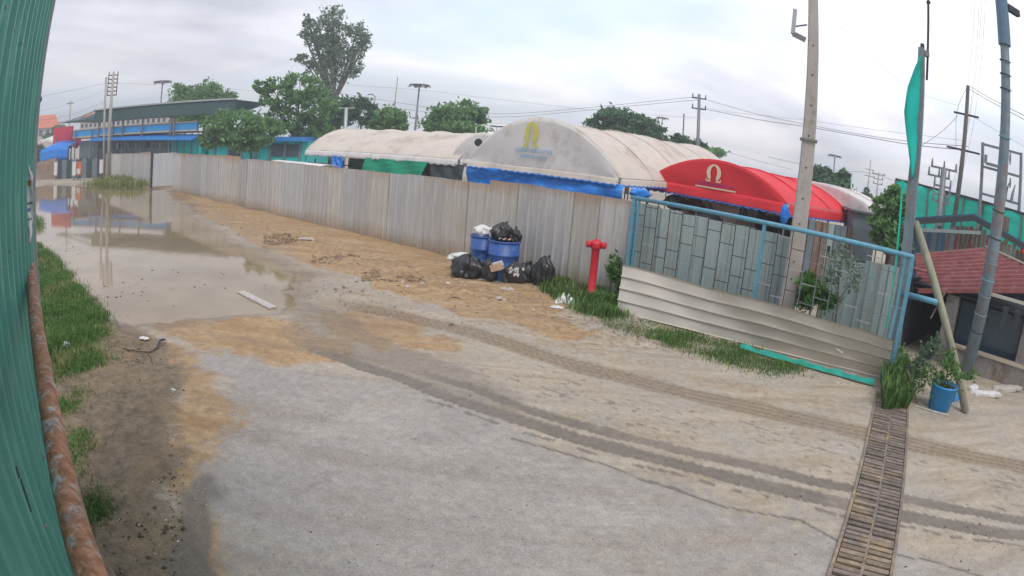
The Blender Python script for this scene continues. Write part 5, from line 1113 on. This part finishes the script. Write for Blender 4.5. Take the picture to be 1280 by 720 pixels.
# red board, blue stall, white-roofed stall, street clutter on the far road
mb, a, b, d, n_ = panel(68, 160, 91, 161, 60, 58, m_pink, '', '', ''); t = thing('red_hoarding', (a + b) / 2 * V3(1, 1, 0), 'plain red hoarding at the bend of the flooded road', 'hoarding')
vs_ = [p for p in mb.v]; z0 = at(80, 186, 59)[2]; MB().box((a + b) / 2 * V3(1, 1, 0) + UP * (z0 + a[2]) / 2, (np.linalg.norm((b - a)[:2]) / 2, .1, (a[2] - z0) / 2), d, n_, UP).build('board', m_pink, t)
a2 = at(91, 170, 57.5); b2_ = at(101, 186, 57); MB().add([at(91, 169, 57.8), at(102, 170, 57.2), at(101, 180, 57), at(96, 186, 57.1), at(91, 184, 57.6)], [(0, 1, 2, 3, 4)]).build('torn_flap', m_pink, t)
for x in (70, 89): p = at(x, 186, 59); MB().tube([p * V3(1, 1, 0), p + UP], .08, 6).build('post', m_greymetal, t)
def stall(label, x0, x1, y0, y1, D, m, nm, skirt=.9):
    a, b = at(x0, y0, D), at(x1, y1, D - 1.5); d = unit((b - a) * V3(1, 1, 0)); n_ = V3(-d[1], d[0], 0); n_ = n_ if n_ @ a > 0 else -n_; t = thing(nm, (a + b) / 2 * V3(1, 1, 0), label, 'stall')
    MB().grid(lambda u, v: a + (b - a) * u + n_ * 3 * v + UP * (.35 * sin(pi * u) * .6 + .5 * v), 10, 4, .05).build('roof', m, t, True)
    MB().grid(lambda u, v: a + (b - a) * u - n_ * .02 - UP * (skirt * v) + UP * .35 * sin(pi * u) * .6, 10, 3, .04).build('skirt', m, t, True)
    for p in (a, b, a + n_ * 3, b + n_ * 3): MB().tube([p * V3(1, 1, 0), p], .05, 6).build('leg', m_darkmetal, t)
    return t
stall('blue tarp-covered stall in front of the red hoarding', 51, 86, 188, 183, 57, m_bluetarp, 'tarp_stall', 1.3)
stall('small white-roofed stall left of the red hoarding', 48, 67, 177, 176, 66, m_canvas, 'roadside_stall', .35)
mb, a, b, d, n_ = panel(46, 203, 71, 197, 57, 56, m_dark, '', '', ''); solo(mb, 'low_wall', m_wood, 'low brown wall beneath the blue stall at the far road edge', 'wall')
mb, a, b, d, n_ = panel(72, 200, 129, 197, 55.5, 51.5, m_dark, '', '', '')
t = thing('netted_fence', (a + b) / 2 * V3(1, 1, 0), 'dark netted roadside fence between the blue stall and the grey fence', 'fence')
L0 = np.linalg.norm((b - a)[:2])
for k in range(9):
    p = a + (b - a) * (k + .5) / 9; MB().box(p * V3(1, 1, 0) + UP * .8, (L0 / 18 - .02, .03, .8), d, n_, UP).build('net_panel', m_greywall if k % 2 else m_dark, t)
    MB().tube([(a + (b - a) * k / 9) * V3(1, 1, 0), (a + (b - a) * k / 9) * V3(1, 1, 0) + UP * 1.75], .04, 6).build('post', m_darkmetal, t)
for x, lab, mm in ((70, 'white roadside marker left of the netted fence', m_white), (93, 'white notice post against the netted fence', m_white), (98, 'orange and white notice board on the netted fence', m_orange), (127, 'white marker at the right end of the netted fence', m_white)):
    p = at(x, 204, 50.8 if x > 80 else 54); t = thing('roadside_marker', p * V3(1, 1, 0), lab, 'marker')
    MB().box(p * V3(1, 1, 0) + UP * .95, (.22 if mm is m_white else .4, .05, .55), cd, cn, UP).build('board', mm, t); MB().box(p * V3(1, 1, 0) + UP * .2, (.05, .04, .2), cd, cn, UP).build('leg', m_greymetal, t)
    if mm is m_orange: MB().box(p * V3(1, 1, 0) - cn * .06 + UP * .72, (.3, .02, .2), cd, cn, UP).build('white_band', m_white, t)
# ------------------------------------------------------------------ poles, masts, wires
m_rodp = mat('weathered_steel', (.12, .115, .11), .7, .2, 6)
def upole(label, x0, y0, x1, y1, D, r0=.14, r1=.09, arms=(), m=m_concpole, nm='utility_pole', cat='pole', group=None, down=True, arm_m=m_darkmetal, n=6, insul=True):
    tp, bt = at(x0, y0, D), at(x1, y1, D); b = bt + (bt - tp) * (bt[2] / (tp[2] - bt[2])); b[2] = 0; t = thing(nm, b, label, cat, group)
    MB().tube([b, tp], [r0, r1], n).build('shaft', m, t, True)
    s = unit(V3(b[1], -b[0], 0))
    for (y, l, off) in arms:
        k = at(x0 + (x1 - x0) * (y - y0) / (y1 - y0), y, D)[2]; p = b + (tp - b) * (k / tp[2]); MB().bar(p - s * (l / 2 - off), p + s * (l / 2 + off), .075, .08).build('crossarm', arm_m, t)
        if insul:
            for q in (-.45, .0, .45): MB().tube([p + s * (l * q + off) + UP * .04, p + s * (l * q + off) + UP * .3], [.05, .03], 6).build('insulator', arm_m, t)
    return t
upole('comb-like utility pole with many short arms beyond the puddle', 142, 91, 136, 190, 49, .17, .12, [(y, .9, .0) for y in (94, 99, 104, 109, 114, 119)])
upole('plain pole standing just left of the comb-armed utility pole', 133, 96, 130, 190, 51, .13, .09)
upole('thin grey pole left of the comb-armed pole, by the red hoarding', 88.5, 125, 85.5, 205, 66, .13, .09, [(129, .9, 0)], insul=False)
def mast(label, x0, y0, x1, y1, D, w_=1.8):
    t = upole(label, x0, y0, x1, y1, D, .26, .12, m=m_greymetal, nm='light_mast', cat='light mast'); c = at(x0, y0, D)
    MB().lathe(c, [(w_ * .35, -.10), (w_ * .5, .0), (w_ * .5, .22), (w_ * .25, .30)], 12).build('lamp_ring', m_darkmetal, t)
    for k in range(6): a = k * pi / 3; MB().box(c + V3(cos(a), sin(a), 0) * w_ * .5 - UP * .1, (.18, .18, .10)).build('floodlight', m_galv, t)
mast('high light mast above the canopy building', 203.3, 103, 201, 130, 120, 4.0)
mast('high light mast between the marquee and the spreading tree', 524.3, 107.5, 518.6, 166, 95, 3.2)
mast('high light mast in the distance above the big white tent', 828, 148, 826, 168, 150, 3.0)
mast('high light mast above the spiky tree right of the concrete pole', 1043.5, 195.5, 1042, 215, 130, 3.0)
upole('slim tapering pole left of the light mast, behind the marquee', 497.2, 96, 492.5, 140, 70, .16, .06)
t = upole('pole with a curved street-light arm beside the dark tree', 469, 120, 466, 140, 58, .11, .1); c = at(469, 121, 58); MB().tube([c, c + V3(-.3, 0, .25), c + V3(-.75, 0, .2)], .06, 6).build('lamp_arm', m_greymetal, t)
t = upole('steel T-shaped post in front of the dark tree, behind the marquee', 433, 135, 431.5, 163, 31, .09, .09, m=m_galv); c = at(433, 135, 31); MB().bar(c - V3(.42, 0, 0), c + V3(.42, 0, 0), .06, .05).build('top_bar', m_galv, t)
upole('small pale stub post on the roof line of the marquee', 446, 150, 445.5, 165, 31, .05, .04, m=m_galv)
upole('utility pole with two arms between the white and red tents', 874, 118, 872, 186, 42, .15, .10, [(123, 1.0, 0), (136, 1.0, 0)], m=m_greymetal)
upole('thin dark pole just left of the two-armed utility pole', 855, 142, 853.5, 175, 60, .08, .06, m=m_darkmetal)
upole('short pole with a small crossbar left of the big white tent top', 621.5, 157, 620, 166, 40, .06, .05, [(158, .9, 0)], m=m_galv, insul=False)
upole('thin stub pole beside the spreading tree', 595, 158, 594.5, 172, 40, .05, .04, m=m_galv, insul=False)
upole('distant thin utility pole left of the small conical tree top', 1088.5, 200, 1084, 240, 85, .12, .08, [(212, 1.4, 0), (220, 1.4, 0)], insul=False)
upole('distant pole with stacked insulators right of the conical tree', 1098.5, 216, 1095.5, 245, 70, .12, .09, [(218, 1.6, 0), (224, 1.2, 0), (230, 1.2, 0)])
upole('short distant post among wires below the spiky tree', 1071, 234, 1069, 246, 60, .08, .07)
upole('tall leaning utility pole with dark crossarms behind the red shack', 1210, 107, 1188, 300, 26, .14, .09, [(143, 1.25, 0), (187, 1.65, .0)], m=m_rodp, insul=False)
upole('shorter pole carrying stacked insulators left of the leaning utility pole', 1180, 211, 1173, 275, 24, .15, .13, [(211, 1.2, 0), (222, 1.0, -.2), (233, .8, 0), (244, .8, 0), (252, .8, 0)], insul=True, m=m_greymetal, arm_m=m_greymetal)
def hframe():
    D = 26; t = thing('transformer_frame', at(1245, 300, D) * V3(1, 1, 0), 'H-shaped steel transformer frame with hanging insulators behind the wrapped post', 'frame')
    for (x0, y0, x1, y1) in ((1228.5, 178, 1222, 290), (1276.5, 191, 1270, 305)):
        tp, bt = at(x0, y0, D), at(x1, y1, D); b = bt + (bt - tp) * (bt[2] / (tp[2] - bt[2])); b[2] = 0; MB().tube([b, tp], [.10, .08], 6).build('upright', m_greymetal, t)
    for (x0, y0, x1, y1) in ((1228, 180, 1277, 193), (1228, 208, 1275, 221), (1224, 241, 1273, 255)): MB().bar(at(x0, y0, D), at(x1, y1, D), .07, .10).build('crossbeam', m_greymetal, t)
    for (x, y, yy) in ((1252, 188, 198), (1263, 190, 206), (1263, 222, 235), (1251, 220, 226)):
        a, b = at(x, y, D - .15), at(x - .5, yy, D - .15); MB().tube([a, (a + b) / 2, b], [.03, .06, .03], 6).build('hanging_insulator', m_greymetal, t)
    for (x, y) in ((1248, 246), (1256, 249), (1264, 251)):
        a = at(x, y + 2, D - .1); MB().tube([a, a + V3(.05, 0, .35), a + V3(.2, 0, .75)], [.09, .07, .03], 6).build('fuse_cutout', m_greymetal, t)
    a, b = at(1232, 204, D - .2), at(1258, 211, D - .2); MB().bar(a, b, .12, .12).build('switch_bar', m_greymetal, t); MB().tube([b, b + UP * .55], .08, 6).build('switch_post', m_greymetal, t); MB().tube([a, a + UP * .35], .08, 6).build('switch_post', m_greymetal, t)
hframe()
def wire(pts, D0, D1, label, r=.016, group='overhead cables'):
    n = len(pts); Q = [at(x, y, D0 + (D1 - D0) * i / (n - 1)) for i, (x, y) in enumerate(pts)]; Z = []
    for i in range(n - 1):
        p0, p1, p2, p3 = Q[max(0, i - 1)], Q[i], Q[i + 1], Q[min(n - 1, i + 2)]
        for k in range(5):
            s = k / 5; Z.append(.5 * ((2 * p1) + (-p0 + p2) * s + (2 * p0 - 5 * p1 + 4 * p2 - p3) * s * s + (-p0 + 3 * p1 - 3 * p2 + p3) * s ** 3))
    Z.append(Q[-1]); solo(MB().tube(Z, r * .7, 4, False), 'overhead_cable', m_wire, label, 'cable', group)
W2 = [([(872, 121), (752, 133), (640, 142), (560, 138), (440, 119), (400, 112)], 42, 60, 'upper cable running left from the two-armed pole over the white tent', .02),
 ([(872, 125), (752, 136), (640, 146), (560, 143), (500, 136)], 42, 60, 'second cable just below the upper one over the white tent', .02),
 ([(874, 122), (940, 141), (1005, 155), (1070, 167), (1138, 177), (1210, 183)], 42, 26, 'upper cable from the two-armed pole past the concrete pole', .018),
 ([(874, 135), (945, 149), (1005, 158), (1075, 170), (1140, 181), (1210, 188)], 42, 26, 'thicker sagging cable below it past the concrete pole', .024),
 ([(874, 133), (920, 141), (1005, 150), (1100, 163), (1205, 176)], 44, 30, 'faint high cable crossing behind the concrete pole', .010),
 ([(900, 187), (940, 199), (990, 212)], 60, 60, 'low cable over the red tent, left of the concrete pole', .02),
 ([(960, 196), (1000, 205), (1050, 214), (1086, 216), (1130, 230)], 70, 80, 'low cable through the spiky tree to the distant pole', .03),
 ([(45, 122), (90, 113), (133, 104)], 50, 51, 'upper thin cable left of the comb-armed pole', .012),
 ([(45, 152), (90, 143), (133, 126)], 50, 51, 'lower thin cable left of the comb-armed pole', .012),
 ([(42, 140), (88, 130), (133, 112)], 50, 51, 'middle thin cable left of the comb-armed pole', .010),
 ([(142, 104), (200, 106), (300, 112), (370, 118)], 49, 75, 'faint cable running right from the comb-armed pole over the round tree', .012),
 ([(430, 106), (540, 114), (620, 124), (760, 140), (870, 147)], 90, 90, 'faint high cable above the spreading tree', .022),
 ([(505, 146), (560, 152), (640, 154), (700, 151)], 90, 90, 'faint cable low behind the spreading tree', .025),
 ([(505, 152), (540, 156), (640, 160)], 90, 90, 'lowest faint cable behind the spreading tree', .025),
 ([(1219, -10), (1214, 70), (1206, 140), (1202, 190)], 20, 26, 'leftmost of the steep cables dropping behind the wrapped post', .008),
 ([(1224, -10), (1219, 80), (1207, 170), (1190, 232)], 20, 26, 'second steep cable dropping behind the wrapped post', .008),
 ([(1228, -10), (1222, 70), (1212, 150), (1194, 228)], 20, 26, 'third steep cable dropping toward the stacked insulators', .008),
 ([(1232, -10), (1226, 80), (1214, 170), (1196, 240)], 20, 26, 'rightmost of the steep cables behind the wrapped post', .008),
 ([(1209, 108), (1196, 140), (1195, 187)], 26, 26, 'jumper cable between the arms of the leaning utility pole', .014),
 ([(1211, 107), (1240, 124), (1285, 147)], 26, 22, 'upper of two cables from the leaning pole to the right edge', .018),
 ([(1211, 111), (1240, 128), (1285, 152)], 26, 22, 'lower of two cables from the leaning pole to the right edge', .018),
 ([(1209, 142), (1240, 160), (1285, 186)], 26, 30, 'thin cable falling right from the upper arm of the leaning pole', .010),
 ([(1197, 145), (1178, 164), (1152, 182)], 26, 26, 'cable from the leaning pole down to the gate post', .014),
 ([(1046, 30), (1078, 60), (1110, 90), (1135, 107), (1165, 122), (1198, 132)], 16, 25, 'single thin cable descending across the sky to the leaning pole', .006)]
for a_ in W2: wire(*a_)

# ------------------------------------------------------------------ right: net building, timber shed, red-roofed shack
def net_building():
    D0, D1 = 30, 24; a, b = at(1120, 225, D0), at(1330, 285, D1); d = unit((b - a) * V3(1, 1, 0)); n_ = V3(-d[1], d[0], 0); n_ = n_ if n_ @ a > 0 else -n_; t = thing('net_clad_building', (a + b) / 2 * V3(1, 1, 0), 'long building wrapped in bright teal netting behind the sheds', 'building')
    zt0, zt1 = a[2], b[2]; n = 9
    for k in range(n):
        p, q = a + (b - a) * k / n, a + (b - a) * (k + 1) / n
        f = lambda u, v: (p * (1 - u) + q * u) * V3(1, 1, 0) + UP * (1.9 + ((p * (1 - u) + q * u)[2] - 1.9) * v) - n_ * (.05 * sin(u * pi) + .02 * sin(v * 7 + k))
        MB().grid(f, 8, 6, .02).build('net_panel', m_teal, t, True); MB().bar(p * V3(1, 1, 0), p, .09, .09, d).build('post', m_greymetal, t)
    MB().bar(a + UP * .04, b + UP * .04, .12, .10).build('top_rail', m_darkmetal, t)
    MB().add([a * V3(1, 1, 0) + n_ * .1, b * V3(1, 1, 0) + n_ * .1, b * V3(1, 1, 0) + n_ * .1 + UP * 2.0, a * V3(1, 1, 0) + n_ * .1 + UP * 2.0], [(0, 1, 2, 3)]).build('lower_wall', m_wood, t)
net_building()
def timber_shed():
    Df = 17; t = thing('timber_shed', at(1215, 330, Df + 1) * V3(1, 1, 0), 'ramshackle plank shed with a thin blue gabled roof', 'shed')
    a, m_, b = at(1138, 272, Df), at(1217, 267, Df), at(1300, 315, Df); bk = unit((a[0] + b[0], a[1] + b[1], 0))
    for p, q in ((a, m_), (m_, b)):
        MB().add([p, q, q + bk * 2.8 - UP * .12, p + bk * 2.8 - UP * .12, p - UP * .045, q - UP * .045, q + bk * 2.8 - UP * .19, p + bk * 2.8 - UP * .19], [(0, 1, 2, 3), (7, 6, 5, 4), (0, 4, 5, 1), (1, 5, 6, 2), (2, 6, 7, 3), (3, 7, 4, 0)]).build('roof_panel', m_blueroof, t)
    A, B = at(1142, 290, Df + .3), at(1330, 300, Df + .3); d = unit((B - A) * V3(1, 1, 0)); L0 = np.linalg.norm((B - A)[:2]); n = 34
    for k in range(n):
        u = (k + .5) / n; p = (A + (B - A) * u) * V3(1, 1, 0); x = 1142 + 188 * u
        yt = np.interp(x, [1142, 1217, 1330], [284, 280, 335]); zt = at(x, yt, Df + .3)[2] + random.uniform(-.12, .03); m2 = random.choice([m_wood, m_wood, m_wood, m_greywall, m_redroof]) if x > 1178 else random.choice([m_blueroof, m_sheet4, m_greywall])
        MB().box(p + UP * zt / 2, (L0 / n / 2 * random.uniform(.75, .97), .02 + random.uniform(0, .02), zt / 2), d, bk, UP).build('plank', m2, t)
    MB().bar(at(1142, 287, Df), at(1226, 291, Df), .05, .09).build('beam', m_sheet4, t); MB().bar(at(1140, 276, Df - .05), at(1140, 340, Df - .05) * V3(1, 1, 0), .1, .1).build('post', m_greywall, t)
    MB().box(at(1251, 280, Df + 2.3), (.30, .25, .25), d, bk, UP).build('roof_box', m_wood, t)
    c = at(1279, 314, Df - .05); t2 = thing('red_reflector', c, 'tiny red lamp fixed on the plank shed at the right edge', 'lamp'); MB().lathe(c, [(.06, 0), (.05, .04)], 10, -unit((c[0], c[1], 0))).build('lens', m_redlamp, t2)
timber_shed()
def shack():
    D = 12.8; FL, FRt = at(1147, 366, 12.7), at(1345, 353, 12.3); BL = at(1143, 319, 15.2); BM = at(1232, 311, 15.2); RR = at(1290, 343, 13.6); RR2 = at(1345, 366, 12.4)
    t = thing('red_roofed_shack', at(1210, 430, 13.2) * V3(1, 1, 0), 'open-fronted shack under a rusty red corrugated awning', 'shack')
    # ribbed sheet roof, ribs parallel to the front edge
    rows = 11; mb = MB(); L_, R_ = [], []
    for j in range(rows * 4 + 1):
        v = j / (rows * 4); l = FL + (BL - FL) * v; e = BM + (RR2 - BM) * (1 - v); r_ = FL * 0 + e; h = (.0, .065, .065, .0)[j % 4]; L_.append(l + UP * h); R_.append(r_ + UP * h)
    m0 = len(L_); vs_ = L_ + R_ + [p - UP * .012 for p in L_] + [p - UP * .012 for p in R_]
    fs = [(j, j + 1, m0 + j + 1, m0 + j) for j in range(m0 - 1)] + [(2 * m0 + j + 1, 2 * m0 + j, 3 * m0 + j, 3 * m0 + j + 1) for j in range(m0 - 1)] + [(j + 1, j, 2 * m0 + j, 2 * m0 + j + 1) for j in range(m0 - 1)] + [(0, m0, 3 * m0, 2 * m0)]
    mb.add(vs_, fs).build('roof_sheet', m_redroof, t); MB().bar(BM + UP * .06, RR2 + UP * .06, .10, .03).build('edge_board', m_beige, t)
    MB().bar(BL + UP * .03, BM + UP * .03, .06, .03).build('ridge_strip', m_wood, t)
    for k, v in enumerate((.15, .3)): a = FL + (BL - FL) * v; MB().lathe(a - UP * .02, [(.035, 0), (.035, .02)], 8, unit((-a[0], -a[1], .3))).build('roof_bolt', m_galv, t)
    MB().box(at(1148, 337, 12.9), (.32, .22, .02), unit((1, .2, -.08)), (0, 1, 0), UP).build('loose_board', m_redroof, t)
    d = unit((FRt - FL) * V3(1, 1, 0)); bk = V3(-d[1], d[0], 0); bk = bk if bk @ FL > 0 else -bk
    # interior: dark back wall, side wall, pillars, sill and earth bank
    Lc, Rc = at(1128, 420, 12.7) * V3(1, 1, 0), at(1350, 420, 12.4) * V3(1, 1, 0)
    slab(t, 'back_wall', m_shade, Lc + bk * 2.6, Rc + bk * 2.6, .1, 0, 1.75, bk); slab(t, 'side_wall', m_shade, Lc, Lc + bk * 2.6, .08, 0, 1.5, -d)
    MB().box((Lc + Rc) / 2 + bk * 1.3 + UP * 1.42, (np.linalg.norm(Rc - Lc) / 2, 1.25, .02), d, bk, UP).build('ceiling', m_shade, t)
    pz = 1.45
    for (x0, x1, y1, m) in ((1178, 1194, 405, m_conc), (1272, 1284, 440, m_conc)):
        p = at((x0 + x1) / 2, y1, 12.75); w2 = np.linalg.norm(at(x1, y1, 12.75) - at(x0, y1, 12.75)) / 2; MB().box(p * V3(1, 1, 0) + UP * .72, (w2, .09, .72), d, bk, UP).build('pillar', m, t)
    a, b = at(1192, 405, 12.5), at(1276, 434, 12.5); a2, b2 = a * V3(1, 1, 0), b * V3(1, 1, 0)
    slab(t, 'sill_wall', m_conc, a2, b2 + (b2 - a2) * .5, .12, 0, .42, bk); slab(t, 'sill', m_beige, a2 - bk * .05, b2 + (b2 - a2) * .5 - bk * .05, .22, .42, .47, bk)
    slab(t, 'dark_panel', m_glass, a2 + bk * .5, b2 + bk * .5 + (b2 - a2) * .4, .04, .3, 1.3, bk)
    for (x, y) in ((1262, 362), (1277, 366)): p = at(x, y, 12.0); MB().box(p * V3(1, 1, 0) + UP * 1.33, (.06, .06, .2), d, bk, UP).build('bracket', m_darkmetal, t)
    MB().bar(at(1232, 366, 12.2), at(1300, 385, 12.2), .05, .06).build('lintel', m_sheet3, t)
shack()
# rubble slabs, sacks, mud bank before the shack
def lump(px, py, half, rot, m, nm, label, cat, tilt=.1, seed=0):
    b = gp(px, py, 0); r = np.random.default_rng(seed); ph = r.uniform(0, 6, 4); d = V3(cos(rot), sin(rot), tilt); s = V3(-sin(rot), cos(rot), 0)
    def f(u, v):
        a = u * 2 * pi; e = -pi / 2 + v * pi; ce, se = cos(e), sin(e); k = 1 + .1 * sin(4 * a + ph[0]) + .07 * sin(7 * a + ph[1] + e * 3); sx_ = lambda q: math.copysign(abs(q) ** .55, q)
        return b + UP * half[2] * .8 + d * half[0] * sx_(ce * cos(a)) * k + s * half[1] * sx_(ce * sin(a)) * k + UP * half[2] * sx_(se) * (1 + .08 * sin(3 * a))
    solo(MB().grid(f, 26, 12), nm, m, label, cat)
lump(1232, 495, (.34, .10, .05), -.45, m_white, 'cement_sack', 'crumpled pale sack stretched on the mud right of the brace foot', 'sack', seed=1)
lump(1258, 488, (.40, .12, .05), -.30, m_stone, 'concrete_slab', 'long pale slab behind the crumpled sack, before the shack', 'slab', seed=2)
lump(1216, 488, (.14, .08, .05), .3, m_white, 'cement_sack', 'small rumpled white sack end just right of the brace pipe', 'sack', seed=3)
lump(1240, 465, (.55, .22, .10), -.3, m_conc, 'rubble_heap', 'low brown rubble heap under the shack sill', 'rubble', seed=4)
lump(1278, 470, (.45, .25, .13), -.2, m_conc, 'rubble_heap', 'brown rubble heap at the right edge below the shack', 'rubble', seed=5)
lump(1222, 452, (.35, .2, .12), -.3, m_conc, 'rubble_heap', 'brown rubble beside the foot of the wrapped post', 'rubble', seed=6)
a, b = gp(1143, 508), gp(1186, 520); solo(MB().tube([a + UP * .01, (a + b) / 2 + V3(0, -.05, .015), b + UP * .01], .018, 6), 'pale_stick', m_stone, 'pale curved stick on the ground before the blue bucket', 'stick')
a, b = gp(1147, 505), at(1134, 462, 9.6); solo(MB().bar(a, b, .035, .02), 'wood_stick', m_wood, 'leaning wooden stick between the grass clump and the blue bucket', 'stick')
lump(1193, 500, (.09, .07, .16), 0, m_fblue, 'blue_container', 'small dull blue container tucked behind the bucket', 'container', seed=7)
print('objects', len(bpy.data.objects), 'tris', sum(len(o.data.polygons) for o in bpy.data.objects if o.type == 'MESH'))

# ------------------------------------------------------------------ haze: humid air over the whole place
hb = MB().box((0, 60, 10.5), (320, 320, 11.6)).build('haze', []); hb['kind'] = 'stuff'; hb.display_type = 'WIRE'
hm = bpy.data.materials.new('humid_air'); hm.use_nodes = True; hn = hm.node_tree; hn.nodes.remove(hn.nodes['Principled BSDF']); pv = hn.nodes.new('ShaderNodeVolumePrincipled'); pv.inputs['Color'].default_value = (.86, .91, .96, 1); pv.inputs['Density'].default_value = .0028; pv.inputs['Anisotropy'].default_value = .0
hn.links.new(pv.outputs[0], hn.nodes['Material Output'].inputs['Volume']); hb.data.materials.append(hm)
